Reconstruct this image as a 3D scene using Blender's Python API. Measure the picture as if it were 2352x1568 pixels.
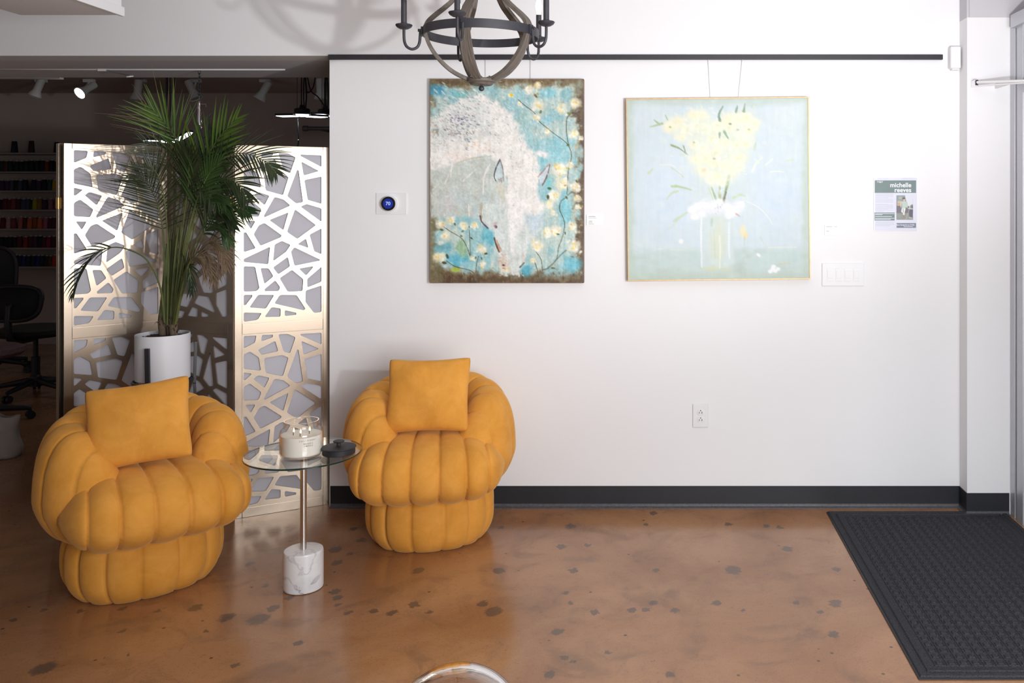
import bpy, bmesh, math, random
import numpy as np
from mathutils import Vector, Matrix, Euler

for _o in list(bpy.data.objects):
    bpy.data.objects.remove(_o, do_unlink=True)
SC = bpy.context.scene
COL = SC.collection
PI = math.pi
random.seed(7)

# ------------------------------------------------------------------ camera
FPX = 2050.0            # focal length in pixels of the 2352 wide frame
VX, VY = 1500.0, 455.0  # where the viewing axis meets the picture
CH = 1.543              # lens height
cam = bpy.data.cameras.new('camera')
cam.sensor_width = 36.0
cam.lens = FPX / 2352.0 * 36.0
cam.shift_x = -(VX - 1176.0) / 2352.0
cam.shift_y = -(784.0 - VY) / 2352.0
cam.clip_start = 0.05
camo = bpy.data.objects.new('camera', cam)
COL.objects.link(camo)
camo.location = (0, 0, CH)
camo.rotation_euler = (PI / 2, 0, 0)
SC.camera = camo

# ------------------------------------------------------------------ world, lights, exposure
SC.view_settings.view_transform = 'Standard'
SC.view_settings.look = 'None'
SC.view_settings.gamma = 1.0
SC.view_settings.use_curve_mapping = False
SC.view_settings.exposure = 0.06
W = bpy.data.worlds.new('world'); SC.world = W
W.use_nodes = True
W.node_tree.nodes['Background'].inputs[0].default_value = (1.0, 0.95, 0.93, 1)
W.node_tree.nodes['Background'].inputs[1].default_value = 0.20

# lamp on a stand to the right of the lens, aimed up and to the left
kl = bpy.data.lights.new('studio_lamp', 'SPOT')
kl.energy = 140
kl.shadow_soft_size = 0.032
kl.color = (1.0, 0.985, 1.0)
kl.spot_size = math.radians(150)
kl.spot_blend = 0.54
klo = bpy.data.objects.new('studio_lamp', kl)
klo.location = (0.85, 1.60, 1.52)
klo.rotation_euler = Vector((-0.369, 0.527, 0.766)).to_track_quat('-Z', 'Y').to_euler()
COL.objects.link(klo)
# large unseen fill light, added to the right of the lens
wl = bpy.data.lights.new('soft_fill_light', 'AREA')
wl.shape = 'RECTANGLE'; wl.size = 2.2; wl.size_y = 1.5
wl.energy = 114
wl.color = (0.96, 0.985, 1.0)
wlo = bpy.data.objects.new('soft_fill_light', wl)
wlo.location = (1.30, 0.10, 1.22)
wlo.rotation_euler = Vector((-0.12, 0.95, -0.28)).to_track_quat('-Z', 'Y').to_euler()
COL.objects.link(wlo)

# ------------------------------------------------------------------ helpers
def P(px, py, d):
    """world point seen at photo pixel (px, py) at distance d in front of the lens plane"""
    return Vector(((px - VX) / FPX * d, d, CH - (py - VY) / FPX * d))

def lin(c):
    c = c / 255.0
    return c / 12.92 if c <= 0.04045 else ((c + 0.055) / 1.055) ** 2.4

def rgb(r, g, b):
    return (lin(r), lin(g), lin(b), 1.0)

def newmat(name):
    m = bpy.data.materials.new(name); m.use_nodes = True
    nt = m.node_tree
    return m, nt, nt.nodes['Principled BSDF']

def mat(name, col, rough=0.6, metal=0.0, var=0.06, scale=30.0, bump=0.0, bscale=200.0, **kw):
    """plain procedural material: noise-varied colour and optional bump"""
    m, nt, b = newmat(name)
    b.inputs['Roughness'].default_value = rough
    b.inputs['Metallic'].default_value = metal
    for k, v in kw.items():
        b.inputs[k.replace('_', ' ')].default_value = v
    if var > 0 or bump > 0:
        tc = nt.nodes.new('ShaderNodeTexCoord')
    if var > 0:
        n = nt.nodes.new('ShaderNodeTexNoise'); n.inputs['Scale'].default_value = scale
        n.inputs['Detail'].default_value = 4
        nt.links.new(tc.outputs['Object'], n.inputs['Vector'])
        mx = nt.nodes.new('ShaderNodeMix'); mx.data_type = 'RGBA'
        mx.inputs['A'].default_value = tuple(max(0, c * (1 - var)) for c in col[:3]) + (1,)
        mx.inputs['B'].default_value = tuple(min(1, c * (1 + var)) for c in col[:3]) + (1,)
        nt.links.new(n.outputs['Fac'], mx.inputs['Factor'])
        nt.links.new(mx.outputs['Result'], b.inputs['Base Color'])
    else:
        b.inputs['Base Color'].default_value = col
    if bump > 0:
        n2 = nt.nodes.new('ShaderNodeTexNoise'); n2.inputs['Scale'].default_value = bscale
        nt.links.new(tc.outputs['Object'], n2.inputs['Vector'])
        bp = nt.nodes.new('ShaderNodeBump'); bp.inputs['Strength'].default_value = bump
        bp.inputs['Distance'].default_value = 0.002
        nt.links.new(n2.outputs['Fac'], bp.inputs['Height'])
        nt.links.new(bp.outputs['Normal'], b.inputs['Normal'])
    return m

def emat(name, col, strength):
    m, nt, b = newmat(name)
    b.inputs['Base Color'].default_value = col
    b.inputs['Emission Color'].default_value = col
    b.inputs['Emission Strength'].default_value = strength
    return m

def vcmat(name, rough=0.6, bump=0.0):
    m, nt, b = newmat(name)
    a = nt.nodes.new('ShaderNodeAttribute'); a.attribute_name = 'paint'
    nt.links.new(a.outputs['Color'], b.inputs['Base Color'])
    b.inputs['Roughness'].default_value = rough
    if bump:
        tc = nt.nodes.new('ShaderNodeTexCoord')
        n = nt.nodes.new('ShaderNodeTexNoise'); n.inputs['Scale'].default_value = 120
        n.inputs['Detail'].default_value = 5
        nt.links.new(tc.outputs['Object'], n.inputs['Vector'])
        bp = nt.nodes.new('ShaderNodeBump'); bp.inputs['Strength'].default_value = bump
        bp.inputs['Distance'].default_value = 0.002
        nt.links.new(n.outputs['Fac'], bp.inputs['Height'])
        nt.links.new(bp.outputs['Normal'], b.inputs['Normal'])
    return m

def obj(name, data, m=None, parent=None, smooth=None):
    """link a bmesh or mesh as ONE object"""
    if isinstance(data, bmesh.types.BMesh):
        me = bpy.data.meshes.new(name)
        bmesh.ops.recalc_face_normals(data, faces=data.faces[:])
        data.to_mesh(me); data.free()
    else:
        me = data
    if m is not None and len(me.materials) == 0:
        for mm in (m if isinstance(m, (list, tuple)) else [m]):
            me.materials.append(mm)
    o = bpy.data.objects.new(name, me); COL.objects.link(o)
    if smooth is not None:
        if smooth is True:
            me.shade_smooth()
        else:
            me.shade_smooth()
            me.set_sharp_from_angle(angle=math.radians(smooth))
            wn = o.modifiers.new('weighted_normal', 'WEIGHTED_NORMAL'); wn.weight = 100; wn.keep_sharp = True
    if parent is not None:
        o.parent = parent
    return o

def tag(o, label, cat, group=None):
    o['label'] = label; o['category'] = cat
    if group: o['group'] = group
    return o

def thing(name, label, cat, loc=(0, 0, 0), rz=0.0, group=None):
    o = bpy.data.objects.new(name, None); COL.objects.link(o)
    o.empty_display_size = 0.1
    o.location = loc; o.rotation_euler = (0, 0, rz)
    return tag(o, label, cat, group)

def struct(name, data, m=None, smooth=None):
    o = obj(name, data, m, None, smooth); o['kind'] = 'structure'
    return o

def dup(root, loc, rz=None, label=None, group=None):
    r = root.copy(); COL.objects.link(r); r.location = loc
    if rz is not None: r.rotation_euler = (0, 0, rz)
    if label: r['label'] = label
    if group: r['group'] = group
    for ch in list(root.children):
        c = ch.copy(); COL.objects.link(c); c.parent = r
        for g in list(ch.children):
            d = g.copy(); COL.objects.link(d); d.parent = c
    return r

# --- mesh builders (all add into a bmesh)
def BM():
    return bmesh.new()

def box(bm, x0, x1, y0, y1, z0, z1, M=None, bev=0.0, seg=2, mi=0):
    vs = [bm.verts.new((x, y, z)) for x in (x0, x1) for y in (y0, y1) for z in (z0, z1)]
    idx = [(0, 1, 3, 2), (4, 6, 7, 5), (0, 4, 5, 1), (2, 3, 7, 6), (0, 2, 6, 4), (1, 5, 7, 3)]
    fs = [bm.faces.new([vs[i] for i in f]) for f in idx]
    for f in fs: f.material_index = mi
    if bev > 0:
        es = set(e for f in fs for e in f.edges)
        r = bmesh.ops.bevel(bm, geom=list(es), offset=bev, segments=seg, affect='EDGES', profile=0.5)
        vs = list(set([v for v in vs if v.is_valid] + [v for v in r['verts'] if v.is_valid]))
        for f in r['faces']: f.material_index = mi
    if M is not None:
        bmesh.ops.transform(bm, matrix=M, verts=vs)
    return vs

def lathe(bm, prof, seg=48, M=None, sx=1.0, sy=1.0, closed=False, mi=0):
    """prof: list of (r, z); closes ends with r==0"""
    rings = []
    allv = []
    for r, z in prof:
        if r < 1e-6:
            v = bm.verts.new((0, 0, z)); rings.append([v]); allv.append(v)
        else:
            ring = [bm.verts.new((r * sx * math.cos(2 * PI * i / seg), r * sy * math.sin(2 * PI * i / seg), z)) for i in range(seg)]
            rings.append(ring); allv += ring
    pairs = list(zip(rings[:-1], rings[1:]))
    if closed: pairs.append((rings[-1], rings[0]))
    for a, b in pairs:
        for i in range(seg):
            j = (i + 1) % seg
            if len(a) == 1 and len(b) == 1: continue
            if len(a) == 1: f = bm.faces.new((a[0], b[j], b[i]))
            elif len(b) == 1: f = bm.faces.new((a[i], a[j], b[0]))
            else: f = bm.faces.new((a[i], a[j], b[j], b[i]))
            f.material_index = mi
    if M is not None:
        bmesh.ops.transform(bm, matrix=M, verts=allv)
    return allv

def catmull(pts, n=8, rad=None):
    pts = [Vector(p) for p in pts]
    out = []; ro = []
    for i in range(len(pts) - 1):
        p0 = pts[i - 1] if i > 0 else pts[i] * 2 - pts[i + 1]
        p1, p2 = pts[i], pts[i + 1]
        p3 = pts[i + 2] if i + 2 < len(pts) else pts[i + 1] * 2 - pts[i]
        for k in range(n):
            t = k / n
            out.append(0.5 * ((2 * p1) + (p2 - p0) * t + (2 * p0 - 5 * p1 + 4 * p2 - p3) * t * t + (3 * p1 - p0 - 3 * p2 + p3) * t ** 3))
            if rad: ro.append(rad[i] * (1 - t) + rad[i + 1] * t)
    out.append(pts[-1])
    if rad:
        ro.append(rad[-1]); return out, ro
    return out

def frames(pts):
    T = []
    for i in range(len(pts)):
        a = pts[max(i - 1, 0)]; b = pts[min(i + 1, len(pts) - 1)]
        t = (b - a)
        T.append(t.normalized() if t.length > 1e-9 else Vector((0, 0, 1)))
    ref = Vector((0, 0, 1)) if abs(T[0].z) < 0.9 else Vector((1, 0, 0))
    N = [(ref - T[0] * ref.dot(T[0])).normalized()]
    for i in range(1, len(pts)):
        n = N[-1] - T[i] * N[-1].dot(T[i])
        N.append(n.normalized() if n.length > 1e-9 else N[-1])
    return T, N

def tube(bm, pts, r, seg=10, caps=True, closed=False, mi=0):
    pts = [Vector(p) for p in pts]
    rr = r if isinstance(r, (list, tuple)) else [r] * len(pts)
    T, N = frames(pts)
    rings = []
    for p, t, n, q in zip(pts, T, N, rr):
        b = t.cross(n)
        rings.append([bm.verts.new(p + (n * math.cos(2 * PI * i / seg) + b * math.sin(2 * PI * i / seg)) * q) for i in range(seg)])
    prs = list(zip(rings[:-1], rings[1:]))
    if closed: prs.append((rings[-1], rings[0]))
    for a, c in prs:
        for i in range(seg):
            j = (i + 1) % seg
            f = bm.faces.new((a[i], a[j], c[j], c[i])); f.material_index = mi
    if caps and not closed:
        f = bm.faces.new(list(reversed(rings[0]))); f.material_index = mi
        f = bm.faces.new(rings[-1]); f.material_index = mi
    return rings

def T3(x, y, z):
    return Matrix.Translation((x, y, z))

def cyl(bm, a, b, r, seg=24):
    return tube(bm, [a, b], r, seg)

def sphere(bm, c, r, u=20, v=12, s=(1, 1, 1)):
    M = T3(*c) @ Matrix.Diagonal((s[0], s[1], s[2], 1))
    bmesh.ops.create_uvsphere(bm, u_segments=u, v_segments=v, radius=r, matrix=M)

def text_mesh(s, size, bold=0.0, align='CENTER', depth=0.0005, spacing=1.0):
    cu = bpy.data.curves.new('lettering', 'FONT')
    cu.body = s; cu.size = size; cu.align_x = align; cu.align_y = 'CENTER'
    cu.extrude = depth; cu.offset = bold; cu.space_character = spacing
    o = bpy.data.objects.new('lettering', cu); COL.objects.link(o)
    dg = bpy.context.evaluated_depsgraph_get()
    me = bpy.data.meshes.new_from_object(o.evaluated_get(dg))
    bpy.data.objects.remove(o, do_unlink=True)
    me.name = 'lettering'
    return me

FACE = Matrix.Rotation(PI / 2, 4, 'X')     # puts flat XY lettering upright, facing the lens (-Y)
# ------------------------------------------------------------------ hand-painted surfaces (colour per mesh vertex)
def _grid_noise(h, w, gy, gx, rng):
    g = rng.random((gy + 2, gx + 2))
    y = np.linspace(0, gy, h, endpoint=False); x = np.linspace(0, gx, w, endpoint=False)
    yi = y.astype(int); xi = x.astype(int)
    fy = (y - yi)[:, None]; fx = (x - xi)[None, :]
    fy = fy * fy * (3 - 2 * fy); fx = fx * fx * (3 - 2 * fx)
    a = g[yi][:, xi]; b = g[yi][:, xi + 1]; c = g[yi + 1][:, xi]; d = g[yi + 1][:, xi + 1]
    return (a * (1 - fx) + b * fx) * (1 - fy) + (c * (1 - fx) + d * fx) * fy

def fbm(h, w, gy, gx, seed, octv=4, gain=0.55):
    rng = np.random.default_rng(seed)
    out = np.zeros((h, w)); amp = 1.0; tot = 0
    for _ in range(octv):
        out += amp * _grid_noise(h, w, max(1, int(gy)), max(1, int(gx)), rng)
        tot += amp; amp *= gain; gy *= 2; gx *= 2
    return out / tot

def sst(e0, e1, x):
    t = np.clip((x - e0) / (e1 - e0 + 1e-9), 0, 1)
    return t * t * (3 - 2 * t)

class Canvas:
    """x0,y0,x1,y1: the drawing frame in which strokes are given; h,w: colour samples"""
    def __init__(s, x0, y0, x1, y1, w, h, seed=1):
        s.x0, s.y0, s.x1, s.y1, s.w, s.h = x0, y0, x1, y1, w, h
        s.a = np.zeros((h, w, 3))
        s.rng = np.random.default_rng(seed)
        s.kx = (x1 - x0) / w; s.ky = (y1 - y0) / h
        s.X, s.Y = np.meshgrid(x0 + (np.arange(w) + .5) * s.kx, y0 + (np.arange(h) + .5) * s.ky)
        s.n1 = fbm(h, w, 9, 7, seed + 11); s.n2 = fbm(h, w, 40, 30, seed + 12); s.n3 = fbm(h, w, 12, 70, seed + 13, 3)
    def mixin(s, m, col, sl=None):
        col = np.array(col, float) / 255.0
        if sl is None:
            s.a = s.a * (1 - m[..., None]) + col * m[..., None]
        else:
            s.a[sl] = s.a[sl] * (1 - m[..., None]) + col * m[..., None]
    def win(s, x0, x1, y0, y1):
        i0 = max(0, int((y0 - s.y0) / s.ky)); i1 = min(s.h, int((y1 - s.y0) / s.ky) + 2)
        j0 = max(0, int((x0 - s.x0) / s.kx)); j1 = min(s.w, int((x1 - s.x0) / s.kx) + 2)
        return (slice(i0, i1), slice(j0, j1)) if i1 > i0 and j1 > j0 else None
    def blob(s, x, y, rx, ry, col, al=1.0, soft=0.5, rough=0.5, ang=0.0):
        R = max(rx, ry) * 1.6
        sl = s.win(x - R, x + R, y - R, y + R)
        if sl is None: return
        dx = s.X[sl] - x; dy = s.Y[sl] - y
        c, q = math.cos(ang), math.sin(ang)
        u = (dx * c + dy * q) / rx; v = (-dx * q + dy * c) / ry
        d = np.sqrt(u * u + v * v) + (s.n2[sl] - .5) * rough * 1.6 + (s.n1[sl] - .5) * rough
        s.mixin(al * (1 - sst(1 - soft, 1 + .12, d)), col, sl)
    def poly(s, pts, col, al=1.0, soft=14, rough=30):
        px = [p[0] for p in pts]; py = [p[1] for p in pts]
        X = s.X + (s.n1 - .5) * rough * 1.5 + (s.n3 - .5) * rough * .7; Y = s.Y + (s.n2 - .5) * rough * 1.2
        ins = np.zeros(X.shape, bool); dist = np.full(X.shape, 1e9)
        n = len(pts)
        for i in range(n):
            xa, ya = pts[i]; xb, yb = pts[(i + 1) % n]
            cond = ((ya > Y) != (yb > Y)) & (X < (xb - xa) * (Y - ya) / (yb - ya + 1e-9) + xa)
            ins ^= cond
            dx, dy = xb - xa, yb - ya
            t = np.clip(((X - xa) * dx + (Y - ya) * dy) / (dx * dx + dy * dy + 1e-9), 0, 1)
            dist = np.minimum(dist, np.hypot(X - xa - t * dx, Y - ya - t * dy))
        sd = np.where(ins, dist, -dist)
        m = al * sst(-soft, soft, sd)
        if isinstance(col, np.ndarray) and col.ndim == 3:
            s.a = s.a * (1 - m[..., None]) + col * m[..., None]
        else:
            s.mixin(m, col)
        return m
    def line(s, pts, w, col, al=1.0, taper=0.0, rough=0.3):
        """polyline stroke; w may be a pair (start, end)"""
        w0, w1 = (w if isinstance(w, tuple) else (w, w))
        W_ = max(w0, w1) * 2 + 4
        L = len(pts) - 1
        for i in range(L):
            (xa, ya), (xb, yb) = pts[i], pts[i + 1]
            sl = s.win(min(xa, xb) - W_, max(xa, xb) + W_, min(ya, yb) - W_, max(ya, yb) + W_)
            if sl is None: continue
            X, Y = s.X[sl], s.Y[sl]
            dx, dy = xb - xa, yb - ya
            t = np.clip(((X - xa) * dx + (Y - ya) * dy) / (dx * dx + dy * dy + 1e-9), 0, 1)
            d = np.hypot(X - xa - t * dx, Y - ya - t * dy)
            ww = w0 + (w1 - w0) * (i + t) / L
            m = al * (1 - sst(ww * .5, ww * .5 + 2.2, d + (s.n2[sl] - .5) * rough * ww * 2))
            s.mixin(m, col, sl)
    def curve(s, pts, w, col, al=1.0, rough=0.3):
        q = catmull([Vector((p[0], p[1], 0)) for p in pts], 7)
        s.line([(p.x, p.y) for p in q], w, col, al, 0, rough)
    def dabs(s, n, fx, size, cols, al=0.7, ang=None, asp=0.45):
        """fx: function giving a random (x, y)"""
        for _ in range(n):
            x, y = fx()
            c = cols[s.rng.integers(len(cols))]
            r = size * (0.5 + s.rng.random())
            a = (s.rng.random() * PI) if ang is None else ang + (s.rng.random() - .5) * .7
            s.blob(x, y, r, r * asp, c, al * (.5 + .5 * s.rng.random()), .5, .3, a)
    def box_rand(s, x0, x1, y0, y1):
        return lambda: (x0 + s.rng.random() * (x1 - x0), y0 + s.rng.random() * (y1 - y0))
    def gauss(s, x, y, sx, sy):
        return lambda: (x + s.rng.normal() * sx, y + s.rng.normal() * sy)
    def flower(s, x, y, r, warm=.5):
        s.blob(x, y, r * 1.05, r * .95, (244, 240, 220), .75, .5, .55)
        s.dabs(7, s.gauss(x, y, r * .45, r * .4), r * .42, [(252, 248, 232), (250, 240, 200), (254, 252, 244)], .85, asp=.7)
        s.dabs(5, s.gauss(x, y, r * .4, r * .4), r * .25, [(246, 218, 120), (240, 226, 150), (238, 200, 90)], .5 + .5 * warm, asp=.6)
        s.dabs(6, s.gauss(x, y, r * .9, r * .8), r * .22, [(236, 234, 200), (214, 220, 170), (250, 248, 236)], .55)
        s.dabs(3, s.gauss(x, y, r * .5, r * .45), r * .14, [(225, 180, 90), (200, 160, 100), (235, 200, 80)], .7)

def horse_canvas():
    c = Canvas(112, 62, 1178, 1475, 330, 438, 3)
    n1, n2, n3 = c.n1, c.n2, c.n3
    A = np.array((168, 204, 206)) / 255.; B = np.array((204, 216, 206)) / 255.; D = np.array((140, 200, 212)) / 255.
    m = n3[..., None]; c.a = A * (1 - m) + B * m
    q = sst(.5, .62, n1)[..., None]; c.a = c.a * (1 - .6 * q) + D * .6 * q
    X, Y = c.X, c.Y
    wob = (n1 - .5) * 130 + (n2 - .5) * 70
    def edge(d, col, width, al=.95):
        c.mixin(al * (1 - sst(width * .35, width, d + wob)), col)
    edge(Y - 62, (128, 112, 80), 85)
    edge(Y - 62, (100, 82, 58), 40, .7)
    edge(1475 - Y, (112, 92, 62), 120)
    edge(1475 - Y, (86, 64, 42), 55, .8)
    edge(1178 - X + np.where(Y < 330, -10, 25), (132, 120, 92), 95, .85)
    edge(1178 - X, (88, 70, 54), 50, .7)
    edge(X - 112 + np.where(Y > 1050, -15, 25) , (120, 112, 80), 75, .9)
    for x, y, rx, ry, k in [(160, 140, 80, 50, (70, 156, 190)), (300, 165, 80, 35, (120, 195, 200)), (1000, 560, 110, 120, (152, 212, 224)),
                            (930, 160, 80, 45, (130, 200, 214)), (1060, 170, 60, 60, (140, 190, 196)), (925, 345, 45, 45, (142, 206, 222)),
                            (540, 1140, 90, 110, (98, 188, 208)), (310, 1310, 120, 60, (96, 190, 216)), (200, 1240, 70, 60, (120, 190, 205)), (780, 1390, 60, 55, (84, 180, 206)),
                            (1095, 1350, 85, 70, (112, 196, 216)), (1045, 960, 55, 140, (132, 206, 220)), (880, 650, 60, 70, (140, 208, 222)),
                            (930, 790, 40, 70, (140, 212, 216)), (760, 300, 60, 140, (168, 206, 206)), (340, 1240, 50, 80, (150, 190, 150)), (290, 1385, 40, 22, (180, 205, 80))]:
        c.blob(x, y, rx, ry, k, .85, .6, .5)
    # neck, head, mane
    neck = c.poly([(112, 700), (300, 640), (480, 592), (600, 610), (650, 800), (640, 960), (560, 1100), (450, 1030), (380, 1015), (112, 1020)], (207, 215, 208), .93, 20, 40)
    st = np.clip(neck, 0, 1) * sst(.45, .7, n3) * .45
    c.mixin(st * sst(750, 960, Y), (176, 200, 218))
    c.mixin(np.clip(neck, 0, 1) * sst(.55, .75, 1 - n3) * .4, (226, 224, 210))
    c.blob(250, 930, 60, 110, (222, 212, 214), .5, .8, .4)
    c.poly([(468, 940), (640, 890), (900, 960), (885, 1100), (810, 1200), (765, 1330), (720, 1420), (610, 1405), (575, 1260), (548, 1130), (462, 1030)], (222, 229, 226), .95, 14, 26)
    c.blob(840, 1040, 80, 120, (196, 220, 236), .7, .8, .5)
    c.blob(560, 980, 90, 70, (206, 222, 218), .7, .8, .5)
    c.blob(610, 840, 60, 90, (222, 216, 196), .7, .8, .5)
    c.poly([(112, 470), (128, 360), (240, 240), (460, 165), (600, 235), (690, 320), (745, 430), (800, 520), (870, 590), (866, 700), (872, 860), (908, 965),
            (830, 1010), (780, 960), (745, 1090), (720, 1010), (690, 1150), (655, 1010), (640, 930), (655, 800), (610, 640), (500, 590), (300, 640), (112, 705)], (246, 243, 239), .96, 16, 42)
    c.poly([(660, 900), (800, 900), (770, 1050), (720, 1180), (690, 1300), (660, 1150)], (248, 247, 246), .8, 22, 40)
    c.blob(890, 580, 75, 32, (247, 245, 243), .95, .5, .6, .2)
    c.poly([(112, 480), (125, 380), (220, 260), (420, 200), (520, 260), (560, 420), (430, 470), (200, 480)], (214, 224, 222), .55, 40, 90)
    # mane texture
    c.dabs(420, c.gauss(310, 360, 130, 95), 9, [(120, 128, 150), (150, 168, 172), (178, 196, 200), (205, 170, 150), (140, 140, 140), (188, 204, 206)], .75, .55)
    c.dabs(160, c.gauss(560, 420, 110, 110), 7, [(170, 182, 190), (214, 196, 186), (190, 196, 196)], .6, .7)
    c.dabs(260, c.gauss(380, 340, 180, 110), 17, [(250, 248, 245), (246, 240, 236), (252, 252, 252)], .7, .5, .28)
    c.dabs(60, c.gauss(330, 345, 45, 14), 7, [(96, 104, 142), (120, 128, 160)], .8, .35)
    c.dabs(50, c.gauss(290, 430, 70, 30), 6, [(150, 100, 80), (128, 110, 110), (190, 140, 120)], .7)
    c.dabs(50, c.gauss(330, 590, 80, 26), 13, [(246, 222, 206), (244, 214, 196), (250, 236, 226)], .6)
    c.dabs(40, c.gauss(470, 520, 60, 20), 9, [(246, 206, 160), (240, 190, 140), (250, 226, 200)], .6)
    c.dabs(130, c.box_rand(640, 860, 560, 940), 5, [(200, 200, 196), (214, 208, 204), (180, 170, 170)], .55)
    c.dabs(22, c.gauss(740, 655, 14, 22), 5, [(210, 120, 90), (190, 130, 120)], .75)
    c.dabs(90, c.gauss(160, 540, 40, 50), 8, [(180, 200, 204), (206, 216, 216)], .6)
    # strokes on the neck
    for pts in [[(130, 830), (175, 790)], [(215, 790), (270, 660)], [(340, 770), (430, 690)], [(475, 760), (520, 680)], [(480, 860), (492, 720), (530, 650)], [(255, 740), (265, 660)], [(385, 1010), (380, 930)]]:
        c.curve(pts, (6, 3), (247, 244, 238), .85)
    c.curve([(300, 645), (400, 612), (540, 595)], 6, (186, 190, 170), .6)
    # ears
    c.poly([(598, 618), (560, 700), (566, 760), (610, 775), (618, 700)], (200, 218, 222), .9, 5, 6)
    c.curve([(598, 620), (570, 680), (558, 735), (570, 770)], (7, 3), (62, 58, 66), .9)
    c.curve([(598, 620), (618, 690), (622, 770)], (5, 5), (150, 140, 148), .8)
    c.dabs(14, c.gauss(602, 755, 9, 14), 8, [(140, 92, 104), (110, 84, 96), (176, 150, 150)], .8)
    c.poly([(942, 650), (868, 738), (880, 790), (905, 770), (935, 700)], (214, 226, 238), .9, 5, 6)
    c.curve([(940, 650), (905, 690), (862, 740)], (5, 6), (176, 130, 120), .8)
    c.curve([(944, 655), (925, 730), (892, 800)], (4, 8), (116, 70, 66), .85)
    c.curve([(868, 760), (872, 830), (880, 900)], (4, 3), (170, 186, 200), .7)
    # jaw, eye, muzzle
    c.curve([(470, 930), (462, 985), (470, 1020)], (18, 10), (190, 184, 160), .6)
    c.curve([(460, 1010), (472, 1052), (515, 1096)], (7, 8), (106, 80, 92), .85)
    c.blob(568, 1085, 15, 11, (106, 60, 84), .95, .4, .3, .7)
    c.blob(566, 1062, 14, 10, (196, 176, 180), .7)
    c.curve([(558, 1162), (572, 1210), (592, 1258)], (8, 12), (104, 70, 56), .9)
    c.curve([(575, 1180), (600, 1250)], (10, 16), (190, 160, 136), .7)
    c.blob(620, 1330, 46, 70, (222, 206, 190), .8, .6, .5)
    c.blob(640, 1385, 50, 28, (244, 226, 190), .8, .6, .5)
    c.dabs(26, c.gauss(610, 1320, 20, 40), 9, [(176, 140, 120), (206, 176, 150), (150, 110, 100)], .6)
    c.blob(622, 1352, 12, 7, (84, 44, 48), .95, .4, .2)
    c.curve([(755, 1270), (768, 1305), (756, 1335)], (6, 5), (224, 206, 196), .9)
    c.curve([(766, 1335), (735, 1368)], (4, 7), (66, 66, 70), .9)
    c.dabs(60, c.box_rand(590, 760, 1390, 1430), 10, [(240, 240, 236), (228, 232, 230)], .6)
    # scumbled backgrounds
    c.dabs(420, c.gauss(800, 420, 95, 190), 11, [(236, 238, 236), (214, 226, 226), (190, 210, 208), (246, 244, 242), (160, 186, 188)], .5, PI / 2)
    c.dabs(260, c.box_rand(120, 900, 110, 260), 11, [(150, 190, 190), (206, 222, 218), (236, 238, 234), (120, 160, 160), (176, 206, 200)], .5, .5)
    c.dabs(300, c.box_rand(120, 640, 640, 1020), 10, [(196, 210, 206), (220, 224, 214), (180, 200, 208), (232, 232, 226), (206, 200, 204)], .45, PI / 2)
    c.dabs(160, c.box_rand(560, 880, 940, 1390), 10, [(236, 240, 240), (204, 220, 228), (226, 230, 224), (190, 208, 214)], .45, PI / 2)
    c.dabs(240, c.box_rand(880, 1150, 420, 1380), 9, [(196, 220, 222), (170, 206, 212), (214, 222, 206), (130, 190, 204), (226, 226, 206)], .4, PI / 2)
    c.dabs(150, c.box_rand(720, 1000, 180, 560), 9, [(176, 200, 196), (150, 160, 150), (206, 220, 214), (140, 176, 180)], .5, PI / 2)
    c.dabs(120, c.box_rand(960, 1160, 180, 420), 8, [(200, 204, 190), (150, 140, 120), (120, 170, 180), (230, 230, 215)], .55)
    c.dabs(120, c.box_rand(1080, 1170, 850, 1300), 9, [(150, 136, 104), (196, 186, 140), (120, 104, 84), (215, 205, 160)], .6)
    c.dabs(110, c.box_rand(560, 1000, 70, 130), 8, [(90, 76, 54), (160, 140, 90), (196, 176, 120), (140, 120, 70)], .55)
    c.dabs(80, c.box_rand(120, 1170, 1400, 1470), 10, [(84, 62, 42), (140, 116, 84), (120, 110, 90), (70, 56, 44)], .6, PI / 2)
    c.dabs(60, c.box_rand(115, 180, 230, 460), 9, [(140, 130, 90), (190, 160, 120), (160, 176, 160)], .6)
    c.dabs(90, c.box_rand(880, 1010, 1150, 1380), 9, [(214, 220, 208), (190, 206, 196), (226, 224, 210)], .5, PI / 2)
    c.dabs(80, c.box_rand(270, 480, 1130, 1300), 9, [(196, 216, 206), (150, 186, 150), (226, 230, 222)], .5, PI / 2)
    c.dabs(20, c.box_rand(1120, 1165, 470, 620), 12, [(226, 170, 110), (200, 160, 110), (220, 190, 140)], .6, PI / 2)
    # stems
    for pts in [[(725, 205), (770, 245), (835, 295), (865, 350), (960, 430), (1050, 497), (1085, 550), (1092, 610), (1072, 700), (1066, 800), (1062, 860)],
                [(1085, 310), (1062, 335), (1058, 410), (1072, 520)], [(1130, 820), (1065, 868)],
                [(1060, 880), (1020, 912), (1012, 968), (1038, 1030), (1046, 1080), (1030, 1160), (1004, 1230), (990, 1310), (930, 1372), (890, 1392), (884, 1462)],
                [(1058, 1248), (1020, 1280), (992, 1312)], [(840, 1250), (882, 1312), (892, 1390)], [(832, 1310), (858, 1390), (866, 1455)],
                [(200, 1080), (260, 1122), (330, 1165), (370, 1230), (392, 1300)], [(385, 1110), (390, 1200), (392, 1290)], [(226, 1322), (290, 1362), (390, 1388), (425, 1420), (445, 1474)], [(430, 1400), (438, 1330), (450, 1290)]]:
        c.curve(pts, (4, 3), (92, 94, 74), .8)
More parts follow.
